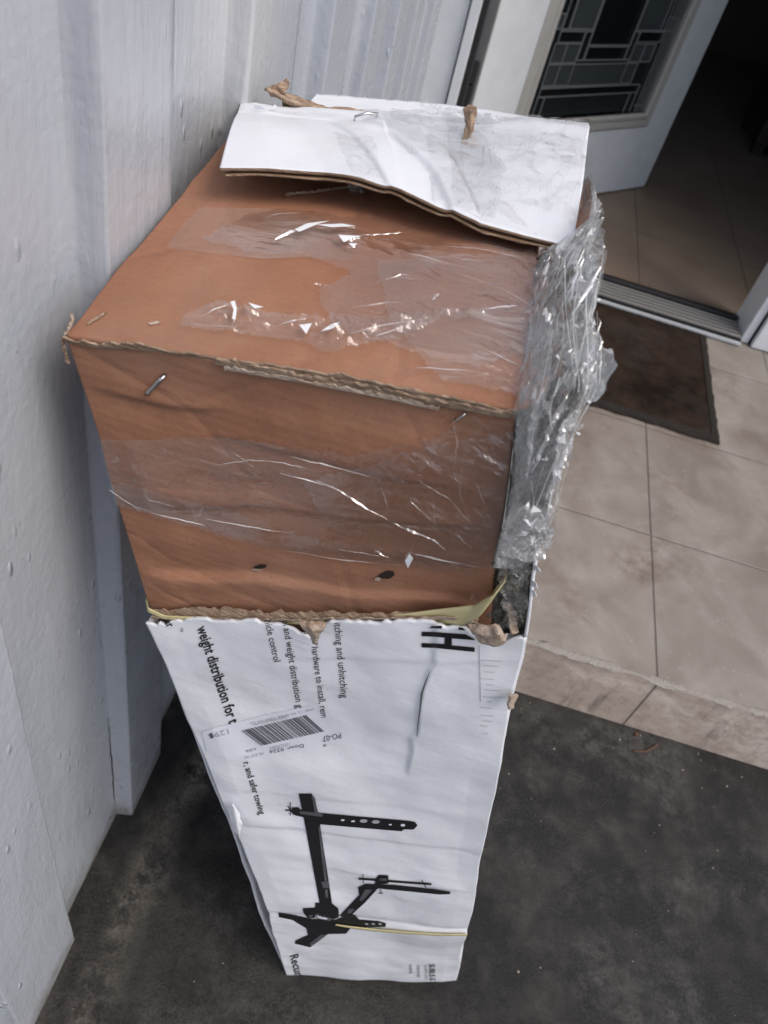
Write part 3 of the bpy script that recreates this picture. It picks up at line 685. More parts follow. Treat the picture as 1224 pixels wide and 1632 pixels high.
# top flap folded forward over the brown box
hinge = [(385, 171), (402, 168), (432, 174), (520, 178), (600, 181), (680, 185), (760, 190), (850, 187), (938, 196)]
frontp = [(350, 266), (430, 269), (520, 275), (575, 283), (640, 301), (700, 326), (765, 352), (835, 373), (913, 393)]
fh = [.048, .050, .050, .050, .048, .042, .036, .030, .024]
tz = lambda s_: bTL[2]+(bTR[2]-bTL[2])*s_
n_, m_ = 200, 90
sA = np.linspace(0, 1, n_); tA = np.linspace(0, 1, m_)
Hp = interp(hinge, sA); Fp = interp(frontp, sA); fz = np.interp(sA, np.linspace(0, 1, 9), fh)
Q = np.zeros((n_, m_, 3))
for i in range(n_):
    a = px(Hp[i, 0], Hp[i, 1], 1, .980)
    zf = .5*(BL[2]+bTL[2])+(bTR[2]-bTL[2])*sA[i]*.9+fz[i]
    b = px(Fp[i, 0], Fp[i, 1], 2, zf)
    for j in range(m_):
        t = tA[j]; Q[i, j] = a+(b-a)*t+np.array([0, 0, 1])*(.012*math.sin(math.pi*t)*(1 if sA[i] < .5 else .6)+.006*math.exp(-((t-.10)/.07)**2)*(1-.3*sA[i]))
SA, TA = np.meshgrid(sA, tA, indexing='ij')
zz = noise2(SA*3, TA*2, 1, 71)*.004+noise2(SA*9, TA*5, 1, 72)*.002
for (s0, t0, s1, t1, h) in ((.36, .35, .46, 1., .005), (.45, .2, .62, .75, .006), (.58, .1, .74, .95, -.006), (.62, .75, .66, 1, .006), (.30, .1, .44, .42, .0035), (0, .22, .4, .28, .0035)):
    L = math.hypot(s1-s0, (t1-t0)*.5); sd_ = ((SA-s0)*(t1-t0)*.5-(TA-t0)*.5*(s1-s0))/L; al = ((SA-s0)*(s1-s0)+(TA-t0)*.25*(t1-t0))/L**2
    m2 = np.clip(al*6+.5, 0, 1)*np.clip((1-al)*6+.5, 0, 1); zz = zz+.35*h*np.tanh(sd_/.006)*np.exp(-(sd_/.07)**2)*m2
Q[..., 2] += zz
FLAPQ = Q
flap = grid('top_flap', Q, [MWC, MKD, MCE], wroot, flip=True)
solid(flap, .0032, -1, 1, 2)
Q2 = Q[:, 6:, :].copy(); Q2[..., 2] -= .0062+.002*noise2(SA[:, 6:]*14, TA[:, 6:]*3, 1, 80); Q2 = Q2[3:-3]
k = np.clip((TA[3:-3, 6:]-.8)/.2, 0, 1); Q2[..., 1] -= .003*k*(noise2(SA[3:-3, 6:]*40, SA[3:-3, 6:]*0, 1, 81)+.2)
solid(grid('flap_liner', Q2, [MKD, MKD, MCE], wroot, flip=True), .0018, -1, 0, 2)
# torn stub of the rear flap standing behind the fold
stub = interp([(505, 152), (560, 156), (640, 163), (700, 168), (770, 176), (850, 190)], sA); sb0 = interp([(470, 185), (560, 186), (640, 188), (700, 190), (770, 194), (850, 196)], sA)
Qs = np.zeros((n_, 14, 3))
for i in range(n_):
    a = px(sb0[i, 0], sb0[i, 1]+6, 1, .986); b = px(stub[i, 0], stub[i, 1], 1, 1.05)
    for j in range(14): Qs[i, j] = a+(b-a)*(j/13)*(1+.06*float(noise2(np.array([sA[i]*40]), np.array([0.]), 1, 7)[0]))
solid(grid('rear_flap_stub', Qs, [MWC, MKD, MCE], wroot), .004, 0, 1, 2)
def curlsheet(name, rows, mat, parent, n=60, seed=0, amp=.004, th=.0025):
    """rows: list of polylines of (u,v,y) (pixel + depth); lofted sheet of torn card"""
    t = np.linspace(0, 1, n); G = np.array([arcint([px(u, v, 1, y) for u, v, y in r], t) for r in rows])
    k = np.linspace(0, 1, 14); kk = np.linspace(0, 1, len(rows))
    P = np.stack([np.stack([np.interp(k, kk, G[:, i, c]) for c in range(3)], -1) for i in range(n)], 0)
    P = P+np.stack([noise(P, 90, seed+c) for c in range(3)], -1)*amp+np.stack([noise(P, 220, seed+3+c) for c in range(3)], -1)*amp*.6
    o = grid(name, P, mat, parent); solid(o, th, 0); return o
curlsheet('torn_curl', [[(421, 146, .97), (440, 136, .98), (455, 150, .99), (480, 158, .99), (520, 172, .985), (592, 177, .985)], [(423, 141, .965), (445, 154, .955), (470, 165, .955), (500, 172, .965), (545, 176, .975), (590, 180, .98)], [(430, 152, .96), (450, 162, .955), (475, 174, .96), (510, 178, .97), (545, 179, .975), (590, 181, .98)]], MCE, wroot, seed=4)
curlsheet('torn_curl', [[(432, 144, .97), (447, 132, .975), (456, 124, .98)], [(438, 148, .97), (450, 142, .972), (459, 128, .98)], [(455, 152, .97), (456, 146, .972), (458, 138, .98)]], MCE, wroot, seed=14)
curlsheet('torn_curl', [[(452, 160, .985), (478, 170, .985)], [(452, 178, .985), (480, 179, .985)]], MKD, wroot, n=12, seed=24)
curlsheet('torn_curl', [[(738, 172, .93), (745, 168, .93), (760, 172, .93)], [(742, 195, .93), (750, 192, .92), (757, 190, .93)], [(738, 220, .90), (744, 222, .90), (750, 215, .90)]], MCE, wroot, n=30, seed=34)
# torn liner along the open edge of the front panel
rim = [(238, 989), (290, 987), (340, 989), (400, 993), (460, 993), (520, 990), (580, 990), (650, 990), (720, 991), (760, 1000)]
pr = CFs.at(*np.array(rim, float).T, -.004)
ribbon('torn_liner', pr-np.array([0, -.002, .004]), (0, .12, 1), [(.010,), (.015,), (.008,), (.006,), (.007,), (.006,), (.004,), (.006,)], MCE, wroot, .35, seed=81, n=400, curl=-.003)
ribbon('torn_liner', pr-np.array([0, -.001, .003]), (0, -.10, 1), .0045, MCE2, wroot, .6, seed=85, n=400, curl=.001, th=.001)
pp = CFs.at(*np.array([(478, 992), (492, 1000), (505, 1012)], float).T, .004)
curlsheet('torn_curl', [[(476, 990, .468), (495, 987, .468), (521, 991, .466)], [(480, 998, .460), (500, 1000, .456), (519, 998, .460)], [(496, 1012, .463), (503, 1014, .460), (508, 1012, .463)], [(500, 1024, .466), (505, 1026, .465), (507, 1025, .466)]], MCE2, wroot, n=40, seed=44, amp=.003)
curlsheet('torn_curl', [[(744, 997, .470), (770, 998, .465), (790, 994, .466), (806, 1014, .470)], [(752, 1008, .462), (775, 1012, .455), (795, 1006, .454), (803, 1018, .465)], [(765, 1018, .464), (780, 1026, .462), (792, 1028, .464), (801, 1022, .468)]], MCE2, wroot, n=60, seed=54, amp=.004)
curlsheet('torn_curl', [[(800, 960, .49), (812, 985, .485), (815, 1010, .475)], [(810, 955, .50), (822, 980, .49), (828, 1008, .478)]], MCE2, wroot, n=40, seed=64, amp=.004)
curlsheet('torn_curl', [[(823, 1108, .468), (817, 1128, .466)], [(813, 1110, .462), (812, 1130, .462)], [(810, 1112, .464), (811, 1128, .464)]], MCE2, wroot, n=24, seed=74, amp=.003)
curlsheet('peeled_tip', [[(362, 1285, .440), (371, 1324, .436)], [(372, 1282, .436), (382, 1331, .430)], [(380, 1296, .438), (386, 1314, .434)]], MWC, wroot, n=24, seed=84, amp=.001)
# white paper shreds on the right wall edge
for k, (u, v) in enumerate([(858, 880), (855, 905), (852, 930), (850, 945), (888, 760)]):
    curlsheet('paper_shred', [[(u-5, v-6, .478), (u+4, v-2, .470)], [(u-3, v+4, .476), (u+5, v+5, .472)]], MWC, wroot, n=8, seed=90+k, amp=.003, th=.0006)

# ---- print on the front panel
TXT = []
def text(s, p0, p1, hpx, mat=MINK, shear=0., bold=0., surf=CFs, off=.0009, name='printed_text', parent=None, mirror=False, vdir=None):
    cu = bpy.data.curves.new('t', 'FONT'); cu.body = s; cu.size = 1; cu.offset = bold; cu.resolution_u = 2
    to = bpy.data.objects.new('t', cu); sc.collection.objects.link(to); bpy.context.view_layer.update()
    me = bpy.data.meshes.new_from_object(to.evaluated_get(bpy.context.evaluated_depsgraph_get())); bpy.data.objects.remove(to)
    bm = bmesh.new(); bm.from_mesh(me); xs_ = [v.co.x for v in bm.verts]; x0, x1 = min(xs_), max(xs_)
    p0 = np.array(p0, float); p1 = np.array(p1, float); dr = p1-p0; L = np.linalg.norm(dr); dh = dr/L
    upd = np.array([dh[1], -dh[0]]) if vdir is None else np.array(vdir, float)
    for v in bm.verts:
        q = p0+dh*((v.co.x-x0)/(x1-x0)*L)+upd*(v.co.y*hpx)+dh*shear*v.co.y*hpx; v.co = (q[0], q[1], 0)
    bmesh.ops.triangulate(bm, faces=bm.faces)
    return _finish(name, bm, surf, mat, parent or front, off, 9.)
text('weight distribution for t', (314, 1000), (366, 1154), 25, bold=.02)
text('er', (262, 990), (268, 1001), 20, bold=.012)
text('™', (283, 1002), (285, 1008), 12, MINK2)
text('hicle control', (422, 989), (437, 1055), 17)
text('ol and weight distribution g', (450, 988), (473, 1128), 17)
text('hardware to install, rem', (497, 1031), (512, 1143), 16.5)
text('o', (484, 1006), (487, 1011), 13)
text('itching and unhitching', (533, 992), (544, 1112), 17.5)
text('r, and safer towing', (388, 1215), (414, 1298), 15.5, bold=.01)
text('e', (520, 1189), (521, 1184), 11, vdir=(-1, 0))
text('Recur', (462, 1523), (471, 1556), 20, MINK, bold=.01)
text('SUBLE-S', (684, 1536), (685, 1562), 13, MINK2, bold=.02)
text('SUPPLIES', (676, 1537), (677, 1561), 8, MINK3); text('FOR MORE', (664, 1538), (665, 1557), 7, MINK2); text('INSIDE', (652, 1537), (653, 1551), 6, MINK2)
g = lambda x, y: (620+x/5.1, 960+y/5.1)
decal('printed_letter', [[g(268, 234), g(372, 236), g(372, 274), g(268, 270)], [g(372, 236), g(625, 255), g(690, 292), g(700, 298), g(690, 302), g(512, 288), g(512, 345), g(698, 362), g(696, 398), g(372, 365), g(268, 362), g(266, 326), g(372, 330), g(452, 334), g(455, 282), g(372, 274)],
      [g(330, 204), g(345, 190), g(432, 184), g(430, 208)], [g(568, 196), g(600, 200), g(622, 222), g(566, 218)]], CFs, MINK, front, .0009)
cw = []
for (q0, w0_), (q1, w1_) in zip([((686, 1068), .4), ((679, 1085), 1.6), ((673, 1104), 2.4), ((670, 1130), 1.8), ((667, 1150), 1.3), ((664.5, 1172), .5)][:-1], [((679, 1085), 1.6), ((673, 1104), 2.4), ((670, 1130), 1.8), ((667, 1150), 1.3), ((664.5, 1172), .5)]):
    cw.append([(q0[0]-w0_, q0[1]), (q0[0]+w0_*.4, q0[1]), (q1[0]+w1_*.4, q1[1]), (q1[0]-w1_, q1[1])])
decal('tear_shadow', cw, CFs, plain('tear_shadow_grey', (.16, .16, .17), .7), front, .0012)  # grey sliver painting the shadow inside the tear
# faint scuff lines
sc_l = []
for k in range(13):
    v0 = 1052+k*9.5+random.uniform(-2, 2); u0 = random.uniform(764, 778); u1 = random.uniform(790, 808)-k*1.5; sc_l.append([(u0, v0), (u1, v0+1.5), (u1, v0+2.2), (u0, v0+.6)])
sc_l.append([(763, 1028), (764.2, 1028), (766.5, 1118), (765.3, 1118)])
decal('printed_rule', sc_l, CFs, MINK3, front, .0007, 14)
# shipping label
MLAB = plain('label_paper', (.74, .77, .84), .35)
lab = decal('shipping_label', [[(322, 1166), (345, 1158), (380, 1150), (420, 1139), (460, 1131), (497, 1124), (520, 1145), (560, 1178), (520, 1186), (470, 1195), (420, 1203), (368, 1213), (330, 1196)]], CFs, MLAB, front, .0009, 6)
lab['label'] = 'white barcode sticker stuck askew on the carton'
TLc, TRc, BRc, BLc = [np.array(q, float) for q in ((385, 1163), (492, 1137), (521, 1163), (417, 1187))]
bars = []; x = 0.; rb = random.Random(3)
while x < .97:
    wd = rb.choice([.006, .006, .012, .018, .026]); f0 = TLc+(TRc-TLc)*x; f1 = TLc+(TRc-TLc)*(x+wd); g0 = BLc+(BRc-BLc)*x; g1 = BLc+(BRc-BLc)*(x+wd)
    bars.append([tuple(f0), tuple(f1), tuple(g1), tuple(g0)]); x += wd+rb.choice([.006, .008, .014, .018])
decal('barcode', bars, CFs, MINK2, lab, .0016, 8)
kw = dict(parent=lab, off=.0016)
text('PO-07', (543, 1166), (514, 1172), 13, MINK2, **kw); text('Door: 0324', (484, 1184), (430, 1194), 8, MINK2, **kw); text('129', (364, 1160), (342, 1166), 12, MINK3, **kw); text('1', (338, 1166), (333, 1169), 12, MINK2, **kw)
text('12932700001', (462, 1182), (430, 1189), 6, MINK3, **kw); text('01 329 06', (408, 1190), (392, 1194), 6, MINK2, **kw); text('10 327 00', (420, 1197), (390, 1204), 6, MINK3, **kw)
text('1Z9932700001293270000', (460, 1139), (405, 1152), 4.5, MINK3, **kw); text('000 12 99 0000 1200 00 12', (500, 1127), (400, 1150), 4.5, MINK3, **kw)
# picture of the towing hitch
g = lambda x, y: (440+x/4.22, 1250+y/4.22)
G = lambda l: [g(*q) for q in l]
def strip(a, b, wd):
    a = np.array(a, float); b = np.array(b, float); d = (b-a)/np.linalg.norm(b-a); n = np.array([-d[1], d[0]])*wd/2; return [g(*(a+n)), g(*(b+n)), g(*(b-n)), g(*(a-n))]
pics = [decal('printed_picture', [G([(153, 58), (240, 58), (262, 88), (292, 235), (378, 800), (300, 830), (190, 235)]),
    G([(110, 150), (150, 150), (175, 170), (320, 190), (890, 240), (935, 248), (952, 272), (925, 300), (862, 298), (845, 311), (300, 265), (180, 215), (130, 205), (100, 180)]),
    strip((62, 170), (150, 170), 9), strip((97, 115), (97, 205), 6), strip((80, 140), (120, 200), 6),
    G([(180, 830), (265, 825), (265, 792), (375, 795), (420, 830), (425, 890), (380, 905), (355, 890), (270, 865), (262, 895), (215, 895), (185, 860)]),
    G([(18, 858), (110, 872), (240, 900), (400, 905), (500, 870), (530, 872), (560, 905), (690, 915), (740, 930), (735, 955), (560, 960), (570, 972), (500, 965), (470, 1000), (350, 1003), (230, 1093), (128, 1068), (130, 1048), (215, 1010), (205, 965), (110, 908), (20, 890)]),
    G([(428, 880), (560, 740), (552, 690), (600, 665), (690, 690), (600, 790), (480, 900)]),
    G([(560, 690), (610, 665), (800, 672), (1060, 700), (1172, 718), (1172, 734), (1100, 736), (700, 697)]),
    G([(690, 604), (755, 608), (757, 662), (665, 672), (668, 635)]), strip((555, 630), (700, 640), 14), strip((740, 645), (1045, 667), 14), strip((585, 600), (588, 660), 5), strip((980, 640), (1010, 690), 6), strip((700, 700), (710, 728), 5), strip((690, 728), (718, 728), 5)], CFs, MINK, front, .0011)]
pics.append(decal('printed_highlight', [G([(240, 58), (262, 88), (278, 185), (262, 185)]), G([(160, 172), (320, 190), (310, 212), (165, 192)]), G([(285, 280), (300, 280), (345, 640), (328, 640)]), G([(305, 650), (350, 640), (360, 690), (318, 690)]), G([(270, 865), (355, 890), (390, 895), (360, 912), (275, 895)]),
    G([(225, 1065), (300, 1005), (345, 1003), (235, 1085)]), G([(600, 700), (650, 700), (580, 780), (560, 770)]), G([(490, 830), (530, 830), (505, 860), (480, 860)]), G([(700, 625), (745, 625), (745, 640), (700, 640)]), G([(330, 700), (348, 700), (350, 755), (335, 755)]), G([(220, 870), (250, 870), (245, 885), (225, 885)])], CFs, MINK2, front, .0016))
pics.append(decal('printed_highlight', [[g(x+rx_*math.cos(k*.7), y+ry_*math.sin(k*.7)) for k in range(9)] for x, y, rx_, ry_ in ((450, 232, 13, 6), (520, 239, 14, 6), (770, 262, 12, 5), (855, 266, 16, 9))]+[G([(275, 872), (350, 895), (340, 900), (280, 890)])], CFs, MLAB, front, .0019))
pics.append(decal('printed_highlight', [[g(x+rx_*math.cos(k*.7), y+ry_*math.sin(k*.7)) for k in range(9)] for x, y, rx_, ry_ in ((590, 240, 27, 12), (672, 246, 28, 12))]+[strip((600+k*45, 930), (620+k*45, 935), 10) for k in range(3)], CFs, MINK3, front, .0014))

def joined(objs, name):
    V, F, MI, mats = [], [], [], []
    for o in objs:
        k = len(V); V += [v.co[:] for v in o.data.vertices]; m_i = len(mats); mats.append(o.data.materials[0])
        for p in o.data.polygons: F.append(tuple(i+k for i in p.vertices)); MI.append(m_i)
        par = o.parent; bpy.data.objects.remove(o)
    me = mesh(name, V, F); ob = link(name, me, mats, par)
    for p, i in zip(me.polygons, MI): p.material_index = i
    return ob
joined(pics, 'printed_picture')

# ------------------------------------------------------------------ straps
def strapmesh(name, pts, wdir, w_, mat, parent=None):
    C = arcint(pts, np.linspace(0, 1, 160)); W = w_ if hasattr(w_, '__len__') else [w_, w_]; W = np.interp(np.linspace(0, 1, 160), np.linspace(0, 1, len(W)), W)
    P = np.stack([C+np.array(wdir)*(W[:, None]*(j-.5)) for j in np.linspace(0, 1, 5)], 1); o = grid(name, P, mat, parent); solid(o, .0012, 0); return o
pts = [px(238, 935, 1, .55), px(233, 955, 1, .50)]+[px(u, v, 1, y) for u, v, y in ((236, 972, .474), (262, 984, .480), (340, 988, .484), (430, 991, .484), (500, 992, .484), (600, 988, .484), (690, 985, .483), (745, 982, .478), (775, 966, .470), (792, 945, .476), (797, 925, .50), (800, 905, .54))]
so_ = strapmesh('yellow_strap', pts, (0.1, 0, 1), [.007, .007, .007, .007, .007, .007, .009, .012, .030, .040, .032, .016], MSTRAP)
tag(so_, 'yellow plastic strap round the brown box just above the torn carton edge', 'strap')
low = [(535, 1470), (560, 1474), (600, 1479), (650, 1483), (700, 1486), (722, 1486), (744, 1486)]
P_ = CFs.at(*np.array(low, float).T, .0035)
so_ = strapmesh('yellow_strap', P_, (0, 0, 1), [.003, .009, .009, .008, .008, .007, .006], MSTRAP)
tag(so_, 'faded yellow strap pulled tight across the lower carton over the printed picture', 'strap')

# ------------------------------------------------------------------ plastic wrap
proot = thing('plastic_wrap', 'crumpled clear plastic wrap over the brown box and bunched at its right side', 'plastic wrap', tuple((bTR+BR)/2))
def film(name, poly, surf, mat, off=.004, amp=.008, step=3.0, lat=(26, 9), rot=0., seed=0, fine=.25, edge=1.):
    pl = np.array(poly, float); x0, y0 = pl.min(0)-4; x1, y1 = pl.max(0)+4
    n_, m_ = int((x1-x0)/step)+2, int((y1-y0)/step)+2
    U, Vv = np.meshgrid(np.linspace(x0, x1, n_), np.linspace(y0, y1, m_), indexing='ij')
    c, s_ = math.cos(rot), math.sin(rot); p, q = U*c+Vv*s_, -U*s_+Vv*c
    h = np.abs(noise2(p/lat[0], q/lat[1], 1, seed, False))*2+fine*np.abs(noise2(p/lat[0]*2.7+3, q/lat[1]*2.3, 1, seed+3, False))*2
    big = np.clip(noise2(p/80, q/40, 1, seed+9)*3.2+.1, 0.06, 1)
    d = off+amp*h*big
    wu = U+noise2(U/14, Vv/14, 1, seed+20)*9*edge; wv = Vv+noise2(U/14, Vv/14, 1, seed+21)*9*edge
    a, t = surf.inv(U.ravel(), Vv.ravel()); ok = ((a > .004) & (a < .998)).reshape(U.shape)
    keep = (inpoly(wu, wv, poly) & ok)[:-1, :-1]; P = surf.P(a, t, 0.)+surf.nor(a, t)*d.ravel()[:, None]
    return grid(name, P.reshape(n_, m_, 3), mat, proot, keep, smooth=False)
F1 = mat_film('clear_film_top', .018, stretch=(9, 34, 9), rot=(0, 0, .35), rough=.09, streak=.12, refl=1.5, bd=.0015)
F2 = mat_film('clear_film_front', .018, stretch=(16, 10, 45), rot=(0, .35, 0), rough=.1, streak=.10, refl=1.4, bd=.0015)
F3 = mat_film('dense_film_bundle', .09, (.60, .62, .61), stretch=(24, 9, 9), rot=(0, .2, 0), refl=2.2, rough=.14, bd=.006, streak=.25)
F4 = mat_film('film_bundle_outer', .03, (.80, .82, .82), stretch=(20, 9, 9), rot=(0, -.2, 0), refl=2.2, rough=.1, bd=.003, streak=.15)
F5 = mat_film('rolled_film_edge', .30, (.62, .66, .68), stretch=(60, 8, 10), rot=(0, .1, 0), refl=1.3, rough=.16, bd=.004, streak=.3)
film('top_film', [(318, 385), (400, 345), (430, 338), (600, 350), (680, 375), (850, 392), (862, 420), (845, 560), (760, 590), (640, 560), (540, 530), (515, 500), (508, 465), (560, 440), (480, 410), (400, 408)], BT, F1, amp=.005, lat=(30, 10), rot=.25, seed=101)
film('top_film', [(283, 522), (300, 502), (350, 484), (392, 494), (430, 505), (500, 516), (560, 515), (660, 505), (820, 494), (815, 505), (700, 520), (640, 540), (560, 560), (515, 566), (480, 548), (400, 540), (320, 530)], BT, F1, off=.004, amp=.013, lat=(22, 12), rot=-.12, seed=111, edge=.6)
film('top_film', [(600, 420), (850, 405), (858, 440), (840, 640), (700, 610), (620, 520)], BT, F1, off=.005, amp=.005, lat=(34, 9), rot=.42, seed=121)
film('front_film', [(150, 700), (340, 690), (560, 720), (700, 690), (740, 660), (822, 668), (815, 780), (795, 900), (650, 893), (440, 872), (300, 830), (185, 795), (160, 750)], BF, F2, off=.003, amp=.0035, step=3.5, lat=(38, 11), rot=.28, seed=131)
film('front_film', [(480, 760), (560, 740), (700, 700), (822, 680), (812, 800), (790, 905), (640, 880), (540, 850)], BF, F2, off=.005, amp=.006, step=3.2, lat=(40, 10), rot=.6, seed=141)
film('front_film', [(168, 770), (200, 765), (350, 800), (440, 835), (560, 860), (660, 880), (760, 900), (770, 912), (600, 890), (430, 862), (260, 820), (180, 795)], BF, F2, off=.005, amp=.005, step=3, lat=(30, 8), rot=.18, seed=151)
film('front_film', [(735, 985), (745, 950), (757, 930), (760, 945), (752, 990)], BF, F4, off=.012, amp=.010, step=2, lat=(9, 14), rot=.3, seed=161)
# bunched wrap between the brown box and the carton side
Lb = [(928, 290), (914, 384), (864, 402), (858, 430), (852, 480), (846, 530), (838, 590), (829, 655), (826, 700), (820, 760), (812, 820), (798, 870), (788, 905)]
Rb = [(940, 278), (949, 332), (951, 376), (948, 430), (941, 500), (945, 560), (942, 620), (905, 690), (893, 730), (880, 785), (868, 850), (852, 895)]
Rb.insert(3, (950, 400))
assert len(Lb) == len(Rb), (len(Lb), len(Rb))
yb = list(BT.at(*np.array(Lb[:8], float).T)[:, 1]-.004)+[.488, .485, .483, .482, .480]
print('YB', [round(float(q), 3) for q in yb])
def bundle(name, mat, sh, amp, seed, latt, sm=False, a0=0., a1=1., top=0, n_=300, m_=80, keepf=None):
    b = np.linspace(0, 1, n_); k = np.linspace(0, 1, len(Lb)); L_ = np.stack([np.interp(b, k, np.array(Lb)[:, i]) for i in (0, 1)], -1); R_ = np.stack([np.interp(b, k, np.array(Rb)[:, i]) for i in (0, 1)], -1); yy = np.interp(b, k, yb)
    aa = np.linspace(a0, a1, m_); U = L_[:, None]+(R_-L_)[:, None]*aa[None, :, None]
    V_ = noise2(b[:, None]*22+0*aa[None], aa[None]*2+0*b[:, None], 1, seed+8)
    U = U+np.stack([V_*5, V_*3], -1)*np.clip(aa, 0, 1)[None, :, None]
    BB, AA = np.meshgrid(b, aa, indexing='ij')
    h = np.abs(noise2(BB*latt[0], AA*latt[1]+BB*6, 1, seed, False))*2+.5*np.abs(noise2(BB*latt[0]*2.3, AA*latt[1]*2-BB*9, 1, seed+1, False))*2
    dep = sh+amp*(h-.6)+.020*np.sin(np.pi*np.clip(AA, 0, 1))
    P = np.zeros((n_, m_, 3))
    dirs = np.stack([U[..., 0]-CX, U[..., 1]-CY, np.full(U.shape[:2], FPX)], -1) @ M.T
    t = (yy[:, None]-CAM[1])/dirs[..., 1]; P = CAM+t[..., None]*dirs
    nd = np.array([.15, -.55, .82]); P = P+nd*(dep*np.clip(.25+b*6, .25, 1)[:, None])[..., None]
    kp = None
    if keepf is not None: kp = keepf(BB, AA)[:-1, :-1]
    return grid(name, P, mat, proot, kp, smooth=sm)
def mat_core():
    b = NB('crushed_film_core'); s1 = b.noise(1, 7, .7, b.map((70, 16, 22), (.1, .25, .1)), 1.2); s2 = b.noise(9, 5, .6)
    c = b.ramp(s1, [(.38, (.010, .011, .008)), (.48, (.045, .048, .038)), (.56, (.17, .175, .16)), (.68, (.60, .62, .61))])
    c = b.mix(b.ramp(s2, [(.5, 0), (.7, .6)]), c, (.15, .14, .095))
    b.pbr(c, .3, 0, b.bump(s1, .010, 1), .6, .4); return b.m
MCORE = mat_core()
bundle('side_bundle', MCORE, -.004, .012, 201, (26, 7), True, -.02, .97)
bundle('side_film', F3, .004, .018, 211, (20, 6), a0=-.05, a1=.99, keepf=lambda b, a: noise2(b*9, a*3, 1, 5) > -.17)
bundle('side_film', F4, .012, .022, 221, (15, 5), a0=-.12, a1=1.05)
bundle('rolled_film', F5, .006, .012, 251, (12, 4), a0=-.06, a1=.24, m_=30)
bundle('rolled_film', F5, .006, .016, 261, (12, 4), a0=.70, a1=1.03, m_=40, keepf=lambda b, a: noise2(b*9, a*3, 1, 15) > -.2)
bundle('side_film', F4, .018, .020, 231, (24, 4), a0=-.10, a1=1.0, keepf=lambda b, a: noise2(b*7, a*3, 1, 9) > -.05)
# stringy folds of stretched film
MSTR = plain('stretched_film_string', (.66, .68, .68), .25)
V, F = [], []
rs = random.Random(5)
Ln, Rn = np.array(Lb, float), np.array(Rb, float); kk = np.linspace(0, 1, len(Lb))
def bp(b, a, up):
    L_ = [np.interp(b, kk, Ln[:, i]) for i in (0, 1)]; R_ = [np.interp(b, kk, Rn[:, i]) for i in (0, 1)]; u = L_[0]+(R_[0]-L_[0])*a; v = L_[1]+(R_[1]-L_[1])*a
    return px(u, v, 1, np.interp(b, kk, yb))+np.array([.15, -.55, .82])*(up+.020*math.sin(math.pi*min(max(a, 0), 1)))
for k in range(26):
    b0_ = rs.uniform(.14, .9); a0_ = rs.uniform(0, .95); lb = rs.uniform(.04, .3); da = rs.gauss(0, .22); pts = []
    cvx = rs.uniform(-.08, .08)
    for i in range(12):
        s_ = i/11; pts.append(bp(min(b0_+lb*s_, 1), min(max(a0_+da*s_+cvx*math.sin(s_*3.14), -.02), 1.0), .016+.003*math.sin(s_*3+k)))
    V, F = tube_geo(pts, rs.choice([.00016, .00022, .00035]), 4, V, F)
o = link('stretched_strings', mesh('stretched_strings', V, F), MSTR, proot); o['kind'] = 'stuff'
# crumpled facets: torn tag of wrap sticking out at right, cluster at lower corner
def crumple(name, poly, y, mat, amp, lat, seed, step=2.0, nd=(.2, -.6, .75)):
    pl = np.array(poly, float); x0, y0 = pl.min(0)-2; x1, y1 = pl.max(0)+2; n_, m_ = int((x1-x0)/step)+2, int((y1-y0)/step)+2
    U, Vv = np.meshgrid(np.linspace(x0, x1, n_), np.linspace(y0, y1, m_), indexing='ij')
    yv = y(U, Vv) if callable(y) else np.full(U.shape, y)
    dirs = np.stack([U-CX, Vv-CY, np.full(U.shape, FPX)], -1) @ M.T; P = CAM+((yv-CAM[1])/dirs[..., 1])[..., None]*dirs
    h = np.abs(noise2((U+Vv*.4)/lat, (Vv-U*.3)/lat, 1, seed, False))*2+.28*np.abs(noise2((U-Vv*.6)/lat*2, (Vv+U*.5)/lat*2, 1, seed+1, False))*2
    P = P+np.array(nd)*(amp*h)[..., None]
    return grid(name, P, mat, proot, inpoly(U, Vv, poly)[:-1, :-1], smooth=False)
tagp = [(936, 532), (948, 545), (955, 558), (973, 556), (977, 583), (968, 600), (958, 628), (946, 641), (936, 640), (930, 600)]
for k in range(2): crumple('torn_tag', tagp, .60-.012*k, (F4, F5)[k], .016, 19+6*k, 300+k*5, 1.5)
crumple('torn_tag', [(905, 660), (922, 672), (920, 690), (906, 700), (896, 700)], .50, F4, .015, 8, 330)
lc = [(800, 830), (822, 806), (850, 806), (864, 825), (872, 852), (852, 872), (845, 888), (810, 905), (785, 905), (788, 880)]
for k in range(4): crumple('corner_crumple', lc, .470-.007*k, (F4, F5, F4, F4)[k], .026, 15+4*k, 340+k*5, 1.8)
crumple('corner_crumple', [(790, 905), (840, 890), (838, 960), (825, 1000), (805, 1000), (795, 960)], .475, F4, .015, 14, 370)
# darker debris in the gap below the wrap
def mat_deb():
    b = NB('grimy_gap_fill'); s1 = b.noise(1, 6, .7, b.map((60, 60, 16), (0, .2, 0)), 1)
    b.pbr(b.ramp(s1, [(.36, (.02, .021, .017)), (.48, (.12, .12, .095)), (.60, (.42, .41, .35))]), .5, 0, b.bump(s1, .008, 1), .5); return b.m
crumple('gap_fill', [(785, 900), (848, 890), (842, 950), (830, 1010), (760, 1005), (775, 950)], .497, mat_deb(), .018, 11, 380, 1.6)
